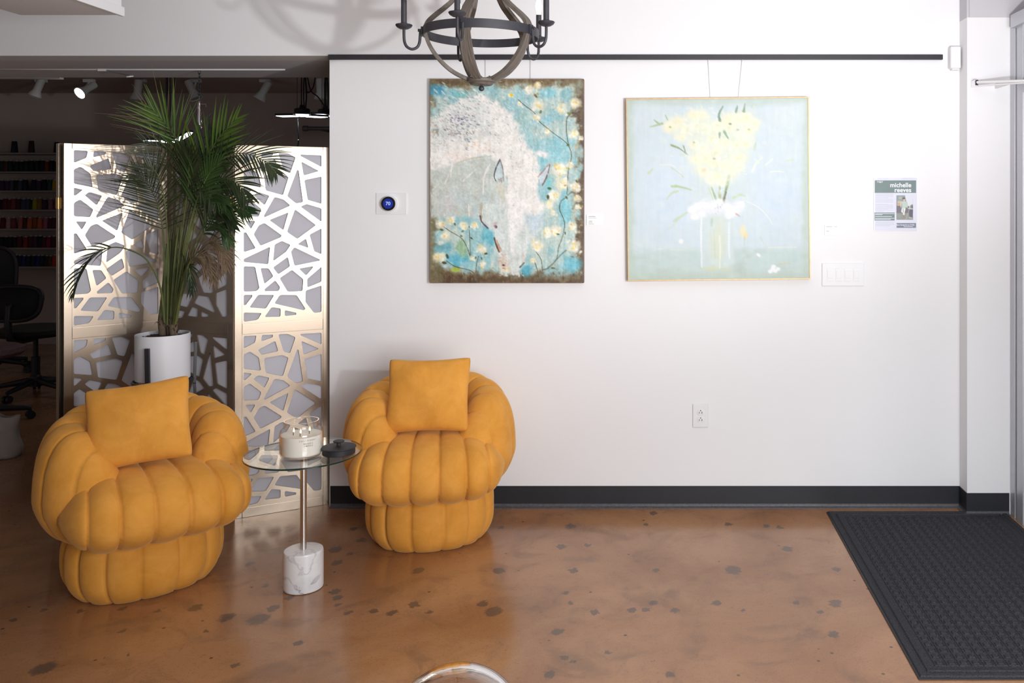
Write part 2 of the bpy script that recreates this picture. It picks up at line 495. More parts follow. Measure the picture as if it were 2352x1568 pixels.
    for x, y, r, wv in [(860, 105, 30, .7), (800, 132, 34, .2), (672, 176, 22, 1), (730, 236, 18, .9), (862, 245, 44, .3), (850, 325, 28, .8), (925, 425, 24, .9), (1030, 275, 46, .2), (1120, 232, 44, .2),
                        (1108, 452, 44, .1), (1160, 470, 20, 0), (1012, 690, 54, .5), (1085, 655, 26, .6), (1030, 788, 46, .3), (1122, 808, 38, .6), (975, 872, 48, .4), (935, 930, 36, .9), (965, 990, 22, .8),
                        (925, 1132, 42, .5), (988, 1112, 40, .4), (1100, 1085, 34, .7), (858, 1215, 46, .7), (824, 1320, 22, 1), (1112, 1226, 48, .9), (255, 1040, 36, .8), (188, 1072, 36, .7),
                        (350, 1080, 38, .9), (420, 1076, 34, .8), (212, 1150, 42, .2), (466, 1242, 42, .3), (402, 1305, 24, .7), (476, 1345, 36, .4), (172, 1300, 44, .4), (1135, 890, 26, .5), (1140, 950, 22, .6)]:
        c.flower(x, y, r, wv)
    c.blob(676, 172, 18, 13, (244, 196, 20), .95, .4, .4)
    for x, y, r, k in [(845, 178, 16, (120, 84, 50)), (862, 165, 12, (170, 176, 60)), (880, 290, 16, (110, 120, 60)), (940, 820, 20, (70, 88, 48)), (930, 880, 18, (60, 74, 44)), (1060, 885, 18, (70, 86, 50)),
                       (1000, 1138, 14, (80, 104, 50)), (1050, 1130, 12, (80, 84, 50)), (965, 1372, 15, (90, 104, 60)), (232, 1290, 20, (60, 80, 56)), (210, 1335, 18, (84, 66, 44)), (195, 1108, 16, (70, 86, 50)),
                       (285, 1068, 12, (80, 96, 60)), (338, 1118, 14, (70, 90, 60)), (330, 1150, 12, (90, 104, 60)), (400, 1165, 13, (60, 70, 56)), (385, 1085, 10, (96, 110, 64)), (500, 1272, 12, (70, 60, 44)),
                       (430, 1300, 14, (100, 84, 60)), (470, 1305, 12, (80, 100, 70)), (1070, 520, 12, (100, 110, 40)), (1066, 680, 12, (190, 190, 60)), (1050, 800, 12, (170, 110, 50)), (1130, 770, 14, (110, 90, 40)), (1075, 300, 16, (120, 140, 80))]:
        c.blob(x, y, r, r * .55, k, .9, .4, .5, random.random() * 3)
    # scratchy grain
    fine = fbm(c.h, c.w, 150, 110, 77, 2)
    g = (n3 - .5) * .10 + (n2 - .5) * .12 + (fine - .5) * .12
    c.a = np.clip(c.a + g[..., None], 0, 1)
    # worn canvas edge
    ed = np.minimum.reduce([X - 112, 1178 - X, Y - 62, 1475 - Y])
    c.mixin((1 - sst(2, 7, ed)) * .6 * sst(.35, .6, c.n2), (150, 110, 84))
    return c

def bouquet_canvas():
    c = Canvas(118, 300, 1288, 1460, 300, 298, 9)
    n1, n2, n3 = c.n1, c.n2, c.n3
    X, Y = c.X, c.Y
    A = np.array((203, 219, 229)) / 255.; B = np.array((210, 223, 224)) / 255.
    c.a = A * (1 - n1[..., None]) + B * n1[..., None]
    c.blob(350, 900, 260, 380, (206, 222, 240), .5, .9, .3); c.blob(1080, 950, 200, 300, (204, 220, 240), .5, .9, .3)
    c.blob(1150, 400, 160, 130, (220, 230, 232), .6, .9, .3)
    c.mixin(sst(1240, 1300, Y + (n1 - .5) * 30) * .8, (192, 212, 208))
    c.mixin(sst(1380, 1470, Y + (n1 - .5) * 60) * .7, (184, 198, 182))
    wob = (n1 - .5) * 60
    for d, k in [(X - 118, .8), (1288 - X, .8), (Y - 300, .7)]:
        c.mixin(k * (1 - sst(8, 60, d + wob)), (190, 206, 194))
    c.blob(720, 900, 260, 200, (206, 220, 218), .5, .9, .3)
    c.dabs(260, c.box_rand(140, 1270, 310, 1250), 46, [(210, 224, 234), (198, 216, 230), (214, 226, 226), (206, 218, 222), (220, 228, 232)], .28, .4)
    c.dabs(90, c.box_rand(140, 1270, 1270, 1450), 40, [(192, 210, 204), (204, 218, 216), (184, 202, 194)], .3, 0)
    # vase
    c.poly([(585, 1040), (800, 1040), (800, 1400), (590, 1400)], (208, 222, 222), .7, 12, 14)
    c.blob(700, 1230, 70, 190, (214, 220, 196), .7, .8, .4)
    c.blob(640, 1395, 60, 24, (206, 214, 180), .7, .7, .4); c.blob(740, 1400, 60, 20, (206, 212, 184), .6)
    c.blob(830, 1400, 70, 50, (176, 192, 180), .5, .9, .3)
    c.curve([(592, 1060), (588, 1200), (590, 1380)], 8, (232, 240, 246), .8)
    c.curve([(770, 1100), (768, 1240), (770, 1330)], 10, (226, 234, 240), .7)
    c.curve([(708, 1180), (710, 1300), (706, 1390)], 6, (232, 238, 226), .7)
    c.curve([(672, 1140), (676, 1320)], 5, (196, 212, 196), .6)
    # stems and leaves
    for pts, w, k in [([(660, 870), (690, 960)], 12, (160, 180, 140)), ([(712, 860), (712, 950)], 14, (172, 188, 150)), ([(775, 790), (755, 880), (735, 965)], 14, (140, 164, 120)), ([(640, 870), (670, 950)], 6, (200, 210, 170)), ([(755, 900), (735, 960)], 4, (120, 90, 80))]:
        c.curve(pts, w, k, .8)
    # flower cloud
    c.poly([(350, 460), (520, 390), (600, 360), (680, 460), (760, 390), (900, 380), (970, 470), (920, 600), (880, 720), (820, 820), (680, 880), (590, 820), (500, 700), (520, 600), (400, 540)], (226, 232, 212), .72, 34, 60)
    fl = [(385, 475), (440, 440), (500, 495), (550, 400), (600, 400), (620, 490), (560, 470), (470, 550), (540, 590), (600, 610), (660, 560), (700, 470), (770, 430), (830, 430), (890, 420), (940, 460), (900, 510), (850, 540), (780, 480),
          (740, 590), (690, 640), (820, 600), (880, 590), (560, 690), (620, 680), (680, 710), (750, 730), (830, 680), (600, 760), (650, 820), (700, 800), (780, 760), (840, 740), (720, 840)]
    for x, y in fl:
        r = 40 + c.rng.random() * 16
        c.blob(x, y, r, r * .85, [(238, 238, 212), (244, 240, 210), (236, 240, 224), (242, 236, 206)][c.rng.integers(4)], .72, .75, .5)
        c.blob(x + 4, y + 4, r * .35, r * .28, [(222, 228, 176), (236, 226, 180), (214, 222, 180)][c.rng.integers(3)], .55, .8, .5)
    c.blob(610, 755, 16, 12, (240, 214, 190), .8)
    for x, y, k in [(785, 462, (120, 140, 100)), (395, 478, (160, 180, 120)), (548, 578, (150, 170, 120)), (678, 685, (150, 160, 150)), (832, 500, (180, 196, 140)), (905, 500, (180, 190, 140))]:
        c.blob(x, y, 10, 7, k, .8)
    c.dabs(260, c.gauss(700, 600, 130, 130), 17, [(246, 244, 228), (232, 234, 206), (240, 236, 214), (222, 230, 214), (248, 246, 238), (214, 224, 196)], .4)
    c.dabs(120, c.box_rand(380, 960, 390, 520), 15, [(246, 244, 228), (232, 234, 206), (240, 236, 214), (222, 230, 214)], .4)
    # small white blossoms over the rim
    c.poly([(495, 1010), (560, 960), (660, 960), (710, 940), (780, 970), (870, 960), (880, 1020), (800, 1060), (720, 1030), (640, 1050), (560, 1090), (500, 1080)], (232, 234, 240), .8, 20, 40)
    for x, y in [(530, 1010), (570, 990), (550, 1060), (620, 985), (660, 990), (706, 965), (760, 1000), (800, 1020), (850, 980), (600, 1040), (770, 1050)]:
        c.blob(x, y, 30, 26, (242, 242, 246), .8, .6, .5)
    c.dabs(14, c.gauss(703, 1000, 14, 14), 6, [(170, 176, 176), (190, 196, 196)], .8)
    # leaves, buds
    for pts, w, k in [([(718, 440), (712, 400), (740, 346)], (16, 4), (130, 158, 136)), ([(822, 385), (834, 345)], (14, 4), (140, 166, 136)), ([(874, 380), (882, 332)], (16, 4), (140, 166, 136)), ([(920, 360), (935, 335)], (8, 3), (190, 212, 206)),
                      ([(265, 475), (310, 465), (345, 455)], (4, 12), (170, 190, 150)), ([(290, 430), (320, 455)], (4, 10), (170, 192, 150)), ([(365, 400), (378, 430)], (8, 8), (176, 196, 160)),
                      ([(400, 595), (450, 615), (505, 655)], (12, 4), (150, 168, 130)), ([(480, 600), (492, 640)], (8, 4), (150, 164, 130)), ([(455, 660), (500, 655)], (8, 4), (210, 216, 190)),
                      ([(400, 860), (450, 862), (530, 885)], (16, 6), (180, 202, 160)), ([(365, 945), (400, 905), (440, 890)], (4, 12), (196, 212, 180)), ([(250, 775), (280, 745)], (10, 4), (200, 212, 170)),
                      ([(415, 1085), (460, 1055), (500, 1030)], (16, 8), (196, 214, 190)), ([(375, 1135), (430, 1095)], (4, 8), (204, 218, 200)), ([(330, 720), (400, 722), (430, 740)], (6, 4), (224, 230, 226)), ([(400, 740), (450, 775), (480, 805)], (6, 3), (196, 210, 190)),
                      ([(940, 630), (950, 580)], (12, 4), (196, 214, 190)), ([(925, 770), (950, 720), (990, 680)], (14, 4), (226, 232, 222)), ([(1010, 730), (1060, 690)], (8, 3), (228, 234, 230)), ([(1040, 775), (1080, 770), (1130, 775)], (8, 4), (230, 232, 220)), ([(1150, 705), (1195, 695)], (8, 4), (206, 220, 190)),
                      ([(800, 940), (840, 920), (880, 930)], (14, 6), (196, 214, 180)), ([(880, 960), (960, 1000), (1020, 1060), (1050, 1110)], (6, 5), (224, 232, 230)), ([(655, 1115), (660, 1070)], (18, 8), (190, 210, 196)), ([(745, 510), (770, 555)], (16, 6), (150, 180, 150)),
                      ([(716, 520), (714, 550)], (12, 6), (150, 172, 150)), ([(870, 1180), (868, 1245)], (8, 3), (190, 200, 170)), ([(815, 1040), (840, 1058)], (8, 4), (206, 180, 170)), ([(970, 1180), (995, 1240)], (5, 3), (200, 216, 206))]:
        c.curve(pts, w, k, .8)
    c.blob(862, 1150, 26, 55, (236, 226, 190), .8, .7, .5); c.blob(880, 1180, 14, 26, (240, 220, 160), .7)
    c.blob(458, 1215, 18, 18, (238, 240, 240), .9, .5, .3); c.blob(960, 1310, 20, 12, (240, 242, 242), .9, .5, .3, .6)
    for x, y in [(1050, 1400), (1036, 1415), (1068, 1412), (1085, 1400), (1056, 1385)]:
        c.blob(x, y, 17, 14, (242, 244, 246), .95, .4, .4)
    c.line([(1025, 1262), (1210, 1260)], 4, (230, 232, 216), .7); c.line([(290, 1264), (340, 1262)], 4, (232, 232, 220), .7); c.line([(380, 1268), (560, 1272)], 3, (214, 224, 214), .7)
    # signature scribble
    c.line([(1090, 1370), (1105, 1364), (1112, 1372), (1124, 1363), (1132, 1371), (1146, 1364), (1166, 1368)], 3, (214, 196, 170), .8)
    c.a = np.clip(c.a + ((n3 - .5) * .03 + (n2 - .5) * .03)[..., None], 0, 1)
    return c

def portrait_canvas():
    """the small printed photograph on the notice: a person in a sage top and white trousers in a studio"""
    c = Canvas(210, 190, 1050, 1445, 56, 84, 21)
    c.a[:] = np.array((150, 150, 152)) / 255.
    c.poly([(640, 190), (1050, 190), (1050, 740), (760, 740)], (222, 226, 236), 1, 10, 10)
    c.poly([(210, 190), (640, 190), (640, 470), (210, 470)], (140, 152, 160), 1, 10, 20)
    c.blob(400, 330, 110, 90, (176, 180, 160), .9); c.blob(400, 285, 30, 26, (196, 150, 130), .8); c.blob(380, 400, 80, 30, (130, 170, 160), .8)
    c.poly([(270, 470), (460, 470), (460, 720), (270, 720)], (206, 190, 150), .9, 8, 10); c.blob(340, 640, 60, 50, (180, 150, 110), .7)
    c.poly([(210, 720), (840, 760), (840, 1100), (210, 1130)], (106, 100, 112), .95, 12, 30)
    c.poly([(210, 1100), (1050, 1100), (1050, 1445), (210, 1445)], (140, 142, 138), .95, 20, 40)
    c.blob(350, 1260, 90, 80, (130, 160, 145), .7)
    c.poly([(850, 880), (1040, 920), (1020, 1320), (850, 1260)], (84, 84, 98), 1, 6, 10)
    c.line([(800, 870), (1040, 900)], 34, (206, 210, 206), 1); c.line([(880, 860), (760, 1180), (700, 1440)], 18, (190, 190, 184), .9); c.line([(880, 690), (880, 860)], 30, (220, 220, 210), .9)
    c.poly([(920, 700), (1040, 640), (1040, 850), (930, 820)], (100, 100, 100), .8, 6, 10); c.line([(850, 1340), (1000, 1370)], 40, (206, 200, 190), .8)
    c.poly([(475, 510), (600, 480), (730, 520), (760, 700), (770, 800), (700, 800), (680, 870), (480, 850), (500, 650)], (190, 208, 196), 1, 6, 6)
    c.line([(480, 520), (440, 650), (440, 790)], 44, (214, 200, 196), 1); c.line([(735, 540), (770, 700), (750, 800)], 50, (186, 204, 196), 1)
    c.blob(745, 880, 34, 34, (150, 100, 104), .9)
    c.poly([(475, 850), (680, 870), (640, 1020), (610, 1210), (540, 1210), (540, 1100), (445, 1040)], (232, 232, 232), 1, 5, 5); c.line([(560, 900), (550, 1060)], 22, (120, 120, 120), .8)
    c.line([(575, 1215), (590, 1330)], 44, (146, 108, 108), .9)
    c.blob(600, 410, 58, 80, (222, 186, 178), 1, .3, .1); c.blob(585, 345, 76, 48, (78, 66, 66), 1, .3, .2); c.blob(520, 380, 18, 34, (78, 66, 66), 1, .3, .2)
    return c

def paint_mesh(name, canvas, w, h, y, thick_edge=None):
    """front face of a panel: w x h upright grid at depth y, coloured from the canvas"""
    H, Wn = canvas.h, canvas.w
    xs = np.linspace(-w / 2, w / 2, Wn + 1); zs = np.linspace(h / 2, -h / 2, H + 1)
    XX, ZZ = np.meshgrid(xs, zs)
    co = np.stack([XX, np.full_like(XX, y), ZZ], -1).reshape(-1, 3).astype(np.float32)
    i = (np.arange(H)[:, None] * (Wn + 1) + np.arange(Wn)[None, :]).reshape(-1)
    quads = np.stack([i, i + Wn + 1, i + Wn + 2, i + 1], -1).astype(np.int32)
    me = bpy.data.meshes.new(name)
    me.vertices.add(len(co)); me.vertices.foreach_set('co', co.ravel())
    me.loops.add(quads.size); me.loops.foreach_set('vertex_index', quads.ravel())
    me.polygons.add(len(quads))
    me.polygons.foreach_set('loop_start', np.arange(0, quads.size, 4, dtype=np.int32))
    me.polygons.foreach_set('loop_total', np.full(len(quads), 4, np.int32))
    me.update(calc_edges=True)
    a = canvas.a
    ap = np.pad(a, ((0, 1), (0, 1), (0, 0)), mode='edge')
    ap[1:, 1:] = (ap[1:, 1:] + np.pad(a, ((1, 0), (1, 0), (0, 0)), mode='edge')[1:, 1:]) * .5
    lin_ = np.where(ap <= .04045, ap / 12.92, ((ap + .055) / 1.055) ** 2.4)
    lin_ = lin_ * .90
    rgba = np.concatenate([lin_, np.ones(lin_.shape[:2] + (1,))], -1).reshape(-1, 4).astype(np.float32)
    at = me.color_attributes.new('paint', 'FLOAT_COLOR', 'POINT')
    at.data.foreach_set('color', rgba.ravel())
    return me
# ------------------------------------------------------------------ materials of the room
M_wall = mat('white_wall_paint', (0.835, 0.84, 0.86, 1), .75, var=.015, scale=3, bump=.05, bscale=350)
M_ceil = mat('ceiling_paint', (0.70, 0.69, 0.70, 1), .85, var=.02, scale=3)
M_soff = mat('soffit_paint', (0.74, 0.73, 0.74, 1), .85, var=.05, scale=2)
M_backwall = mat('taupe_wall_paint', (0.46, 0.39, 0.36, 1), .8, var=.05, scale=2)
M_black = mat('black_plastic', (0.012, 0.012, 0.016, 1), .45, var=.2)
M_blackmetal = mat('black_metal', (0.022, 0.022, 0.028, 1), .42, var=.25, scale=60, bump=.08, bscale=500)
M_whiteplastic = mat('white_plastic', (0.80, 0.805, 0.82, 1), .5, var=.01)
M_rubber = mat('black_rubber_base', (0.012, 0.013, 0.018, 1), .52, var=.3, scale=12, bump=.1, bscale=120)
M_rubtoe = mat('rubber_toe_highlight', (0.075, 0.075, 0.085, 1), .42, var=.6, scale=90, bump=.3, bscale=300)  # paler grey paints in the highlight along the cove foot
M_alu = mat('brushed_aluminium', (0.55, 0.56, 0.60, 1), .42, metal=.55, var=.06, scale=20)
M_steel = mat('brushed_steel', (0.62, 0.60, 0.58, 1), .28, metal=1.0, var=.06, scale=80)
M_chrome = mat('chrome', (0.82, 0.82, 0.84, 1), .12, metal=1.0, var=.02)
M_greyhead = mat('shade_grey_header', (0.56, 0.56, 0.60, 1), .8, var=.03, scale=4)  # greyer than the wall to stand in for the header's weaker light

WY = 4.457          # depth of the display wall

# ---- floor: stained, polished concrete
def floor_mat():
    m, nt, b = newmat('stained_concrete')
    L = nt.links.new
    tc = nt.nodes.new('ShaderNodeTexCoord')
    def noise(sc, det=6, dist=0.0, rough=.6):
        n = nt.nodes.new('ShaderNodeTexNoise'); n.inputs['Scale'].default_value = sc
        n.inputs['Detail'].default_value = det; n.inputs['Distortion'].default_value = dist
        n.inputs['Roughness'].default_value = rough
        L(tc.outputs['Object'], n.inputs['Vector']); return n
    def mixc(f, a, c, fac=None):
        x = nt.nodes.new('ShaderNodeMix'); x.data_type = 'RGBA'
        L(f, x.inputs['Factor'])
        for s, v in (('A', a), ('B', c)):
            if isinstance(v, tuple): x.inputs[s].default_value = v
            else: L(v, x.inputs[s])
        return x.outputs['Result']
    def ramp(f, p0, p1, a=0.0, c=1.0):
        r = nt.nodes.new('ShaderNodeMapRange'); r.interpolation_type = 'SMOOTHSTEP'
        L(f, r.inputs[0]); r.inputs[1].default_value = p0; r.inputs[2].default_value = p1
        r.inputs[3].default_value = a; r.inputs[4].default_value = c
        return r.outputs[0]
    n_big = noise(1.1, 5, .6); n_mid = noise(4.5, 8, .8); n_fine = noise(160, 4, 0, .7); n_grain = noise(45, 6, .2, .7)
    c = mixc(ramp(n_big.outputs['Fac'], .32, .68), rgb(150, 103, 66), rgb(178, 132, 94))
    c = mixc(ramp(n_mid.outputs['Fac'], .45, .75, 0, .55), c, rgb(106, 78, 62))
    c = mixc(ramp(n_grain.outputs['Fac'], .5, .8, 0, .35), c, rgb(92, 62, 42))
    c = mixc(ramp(n_fine.outputs['Fac'], .52, .72, 0, .5), c, rgb(150, 116, 84))
    c = mixc(ramp(n_fine.outputs['Fac'], .46, .26, 0, .7), c, rgb(74, 48, 32))
    # grey-violet worn clouds
    n_c = noise(2.3, 4, 1.2)
    c = mixc(ramp(n_c.outputs['Fac'], .58, .78, 0, .45), c, rgb(104, 84, 76))
    # hairline cracks
    v = nt.nodes.new('ShaderNodeTexVoronoi'); v.feature = 'DISTANCE_TO_EDGE'; v.inputs['Scale'].default_value = 7.0
    wv = nt.nodes.new('ShaderNodeVectorMath'); wv.operation = 'ADD'
    nn = noise(6, 6, .5)
    sc = nt.nodes.new('ShaderNodeVectorMath'); sc.operation = 'SCALE'; sc.inputs['Scale'].default_value = .22
    L(nn.outputs['Color'], sc.inputs[0]); L(tc.outputs['Object'], wv.inputs[0]); L(sc.outputs[0], wv.inputs[1])
    L(wv.outputs[0], v.inputs['Vector'])
    gate = ramp(n_mid.outputs['Fac'], .5, .62, 0, .5)
    cr = ramp(v.outputs['Distance'], .010, .0, 0, 1)
    mm = nt.nodes.new('ShaderNodeMath'); mm.operation = 'MULTIPLY'; L(cr, mm.inputs[0]); L(gate, mm.inputs[1])
    c = mixc(mm.outputs[0], c, rgb(70, 45, 31))
    # dark repair spots: given one by one (x, y, half length, half depth)
    wob = nt.nodes.new('ShaderNodeVectorMath'); wob.operation = 'MULTIPLY_ADD'
    nz = noise(44, 5, .6); wob.inputs[1].default_value = (.052, .052, 0)
    L(nz.outputs['Color'], wob.inputs[0])
    sub = nt.nodes.new('ShaderNodeVectorMath'); sub.operation = 'SUBTRACT'; sub.inputs[1].default_value = (.026, .026, 0)
    L(tc.outputs['Object'], sub.inputs[0]); L(sub.outputs[0], wob.inputs[2])
    acc = None
    for px, py, hw in [(1683, 1308, 21), (1146, 1310, 16), (1317, 1310, 11), (1507, 1309, 9), (1290, 1255, 12), (1500, 1178, 11), (1673, 1204, 9), (1760, 1208, 9), (1790, 1211, 9), (1808, 1260, 13),
                       (1483, 1205, 7), (1310, 1208, 13), (1152, 1211, 7), (1349, 1252, 9), (1300, 1360, 9), (1310, 1384, 8), (1367, 1405, 12), (1452, 1401, 10), (1484, 1400, 9), (1550, 1401, 11), (1501, 1384, 10),
                       (1646, 1384, 12), (1705, 1401, 7), (1829, 1383, 9), (1885, 1405, 9), (1915, 1456, 14), (1918, 1385, 16), (1921, 1307, 11), (1297, 1510, 10), (1317, 1519, 6), (1540, 1549, 13), (1280, 1450, 14), (1262, 1548, 14),
                       (960, 1310, 14), (770, 1262, 16), (774, 1292, 13), (804, 1272, 8), (830, 1240, 12), (812, 1214, 8), (770, 1358, 12), (776, 1373, 12), (776, 1388, 7), (800, 1407, 9), (858, 1403, 11), (902, 1406, 12), (952, 1388, 14),
                       (986, 1405, 6), (1108, 1386, 14), (1133, 1404, 22), (685, 1477, 11), (572, 1295, 11), (665, 1372, 10), (594, 1422, 26), (627, 1396, 16), (520, 1418, 16), (448, 1396, 16), (364, 1402, 9), (280, 1398, 10), (185, 1403, 8),
                       (100, 1401, 8), (282, 1448, 9), (474, 1449, 7), (540, 1528, 10), (100, 1535, 26), (30, 1424, 9), (610, 1345, 7), (240, 1510, 5), (294, 1503, 6), (1395, 1497, 7), (1500, 1519, 3), (1245, 1405, 3)]:
        d = CH * FPX / (py - VY); x = (px - VX) / FPX * d; r = hw / FPX * d
        s = nt.nodes.new('ShaderNodeVectorMath'); s.operation = 'MULTIPLY_ADD'
        s.inputs[1].default_value = (1 / r, 1 / (r * 1.25), 0); s.inputs[2].default_value = (-x / r, -d / (r * 1.25), 0)
        L(wob.outputs[0], s.inputs[0])
        ln = nt.nodes.new('ShaderNodeVectorMath'); ln.operation = 'LENGTH'; L(s.outputs[0], ln.inputs[0])
        if acc is None: acc = ln.outputs['Value']
        else:
            q = nt.nodes.new('ShaderNodeMath'); q.operation = 'MINIMUM'; L(acc, q.inputs[0]); L(ln.outputs['Value'], q.inputs[1]); acc = q.outputs[0]
    spot = ramp(acc, 1.10, .72, 0, .68)
    n_s = noise(70, 3)
    c = mixc(spot, c, mixc(n_s.outputs['Fac'], rgb(58, 53, 50), rgb(80, 75, 70)))
    # tiny random pits
    vv = nt.nodes.new('ShaderNodeTexVoronoi'); vv.inputs['Scale'].default_value = 9; L(tc.outputs['Object'], vv.inputs['Vector'])
    c = mixc(ramp(vv.outputs['Distance'], .07, .04, 0, .75), c, rgb(46, 33, 25))
    L(c, b.inputs['Base Color'])
    rg = ramp(n_mid.outputs['Fac'], .3, .7, .17, .30)
    L(rg, b.inputs['Roughness'])
    b.inputs['IOR'].default_value = 1.5
    b.inputs['Coat Weight'].default_value = .18; b.inputs['Coat Roughness'].default_value = .12
    bp = nt.nodes.new('ShaderNodeBump'); bp.inputs['Strength'].default_value = .04; bp.inputs['Distance'].default_value = .003
    L(n_grain.outputs['Fac'], bp.inputs['Height']); L(bp.outputs['Normal'], b.inputs['Normal'])
    return m

bm = BM(); box(bm, -9.5, 3.2, -2.5, 9.8, -.08, 0)
struct('floor', bm, floor_mat())

# ---- display wall with the header over the opening on the left
WX0 = (757 - VX) / FPX * WY      # left edge of the wall
WX1 = (2204 - VX) / FPX * WY     # where it meets the pilaster
HB = CH - (128 - VY) / FPX * WY  # underside of the header
bm = BM()
prof = [(WX0, 0), (1.95, 0), (1.95, 3.0), (-9.5, 3.0), (-9.5, HB), (WX0, HB)]
f0 = [bm.verts.new((x, WY, z)) for x, z in prof]; f1 = [bm.verts.new((x, WY + .16, z)) for x, z in prof]
bm.faces.new(f0); bm.faces.new(list(reversed(f1)))
for i in range(6):
    j = (i + 1) % 6; bm.faces.new((f0[j], f0[i], f1[i], f1[j]))
bmesh.ops.recalc_face_normals(bm, faces=bm.faces[:])
struct('wall_back', bm, M_wall)
# pilaster beside the entrance
PY = 4.35
PX1 = (2320 - VX) / FPX * PY
bm = BM(); box(bm, WX1, 1.95, PY, WY, 0, CH - (40 - VY) / FPX * PY)
struct('wall_right', bm, M_wall)
bm = BM(); box(bm, (2226 - VX) / FPX * PY, 1.95, PY - .004, WY, CH - (40 - VY) / FPX * PY, 3.0)
box(bm, WX1, (2226 - VX) / FPX * PY, PY + .004, WY, CH - (40 - VY) / FPX * PY, 3.0)
struct('trim_1', bm, M_greyhead)
# front room ceiling; soffit of the opening; back room shell
bm = BM(); box(bm, -9.5, 3.2, -2.5, WY, 2.86, 2.95); struct('ceiling', bm, M_ceil)
bm = BM(); box(bm, -9.5, WX0 + .9, WY + .16, 5.26, HB, 3.0); struct('ceiling_2', bm, M_soff)
bm = BM(); box(bm, -9.5, 3.2, 5.26, 9.6, 2.654, 2.75); struct('ceiling_3', bm, M_backwall)
bm = BM(); box(bm, -9.5, 3.2, 9.45, 9.6, 0, 2.654); struct('wall_north', bm, M_backwall)
bm = BM(); box(bm, 3.05, 3.2, 4.62, 9.45, 0, 2.654); struct('wall_east', bm, M_backwall)
bm = BM(); box(bm, -9.5, -9.35, WY, 9.45, 0, 2.9); struct('wall_west', bm, M_backwall)

# ---- black rubber cove base
def cove(name, pts):
    """pts: path along the wall foot (x, y); the room lies to the right of the path direction"""
    bm = BM()
    prof = [(0, .107), (.004, .107), (.0045, .02), (.007, .009), (.014, .0045), (.018, .003), (.018, 0), (0, 0)]
    rings = []
    for i, (x, y) in enumerate(pts):
        def nrm(a, b):
            d = Vector((b[0] - a[0], b[1] - a[1])).normalized(); return Vector((d.y, -d.x))
        ns = []
        if i > 0: ns.append(nrm(pts[i - 1], pts[i]))
        if i < len(pts) - 1: ns.append(nrm(pts[i], pts[i + 1]))
        n = ns[0] if len(ns) == 1 else (ns[0] + ns[1]) / (1 + ns[0].dot(ns[1]))
        rings.append([bm.verts.new((x + n.x * o, y + n.y * o, z)) for o, z in prof])
    for a, c in zip(rings[:-1], rings[1:]):
        for k in range(len(prof)):
            j = (k + 1) % len(prof)
            f = bm.faces.new((a[k], a[j], c[j], c[k])); f.material_index = 1 if 2 <= k <= 5 else 0
    bm.faces.new(rings[0]); bm.faces.new(list(reversed(rings[-1])))
    bmesh.ops.recalc_face_normals(bm, faces=bm.faces[:])
    struct(name, bm, [M_rubber, M_rubtoe], 40)
cove('baseboard_back', [(WX0 + .005, WY), (WX1, WY), (WX1, PY), (PX1 - .005, PY)])

# ---- storefront on the right: aluminium jambs, transom with dark glass, threshold
SX = PX1
bm = BM()
box(bm, SX, SX + .10, 4.295, 4.349, 0, 2.424, bev=.003)
box(bm, SX + .012, SX + .09, 4.272, 4.295, 0, 2.424)
box(bm, SX, SX + .10, 4.20, 4.272, 0, 2.424, bev=.003)
box(bm, SX + .012, SX + .09, 4.175, 4.20, 0, 2.10)
box(bm, SX, SX + .10, 2.0, 4.20, 2.04, 2.10, bev=.003)
box(bm, SX - .02, SX + .10, 2.0, 4.30, 2.36, 2.424, bev=.003)
fr = struct('window_1', bm, M_alu, 30)
M_night = mat('night_glass', (0.012, 0.014, 0.035, 1), .06, var=.1)
bm = BM(); box(bm, SX + .045, SX + .055, 2.0, 4.20, 2.10, 2.36)
g = obj('window_pane', bm, M_night, fr)
bm = BM(); box(bm, SX + .02, SX + .09, 2.2, 4.17, .0, 2.04, bev=.004)
struct('door_1', bm, M_alu, 30)
M_thresh = mat('stone_threshold', rgb(214, 186, 172), .6, var=.2, scale=25)
bm = BM(); box(bm, SX + .0, SX + .019, 2.2, 4.17, .0, .02); struct('trim_2', bm, M_thresh)

# ---- boxed duct hanging at the upper left
bm = BM()
a = P(280, 35, 3.90); b2 = P(47, 30, 3.90)
zb = a.z
box(bm, b2.x, a.x, .9, 3.90, zb, 2.86, bev=.004)
box(bm, a.x - .004, a.x + .012, .9, 3.902, zb - .006, zb + .035, bev=.003)
struct('trim_3', bm, M_wall, 30)
# ------------------------------------------------------------------ things on the display wall
def zat(py, d=WY): return CH - (py - VY) / FPX * d
def xat(px, d=WY): return (px - VX) / FPX * d

# picture rail
d0 = WY - .018
bm = BM(); box(bm, WX0 - .001, xat(2166, d0), WY - .018, WY, zat(136.5, d0), zat(125, d0), bev=.0015)
tag(obj('picture_rail', bm, M_blackmetal, None, 30), 'long thin black picture rail across the top of the white wall', 'picture rail')

M_wire = mat('steel_wire', (0.62, 0.62, 0.66, 1), .35, metal=.7, var=.05)
M_canvas_side = mat('painted_canvas_edge', rgb(120, 100, 88), .8, var=.35, scale=40)
M_gold_frame = mat('thin_gilt_frame', rgb(196, 170, 130), .45, metal=.3, var=.25, scale=60)
M_silver_side = mat('frame_side', rgb(176, 160, 146), .5, var=.15, scale=60)
M_paint1 = vcmat('oil_paint_horse', .55, .25)
M_paint2 = vcmat('oil_paint_bouquet', .6, .12)

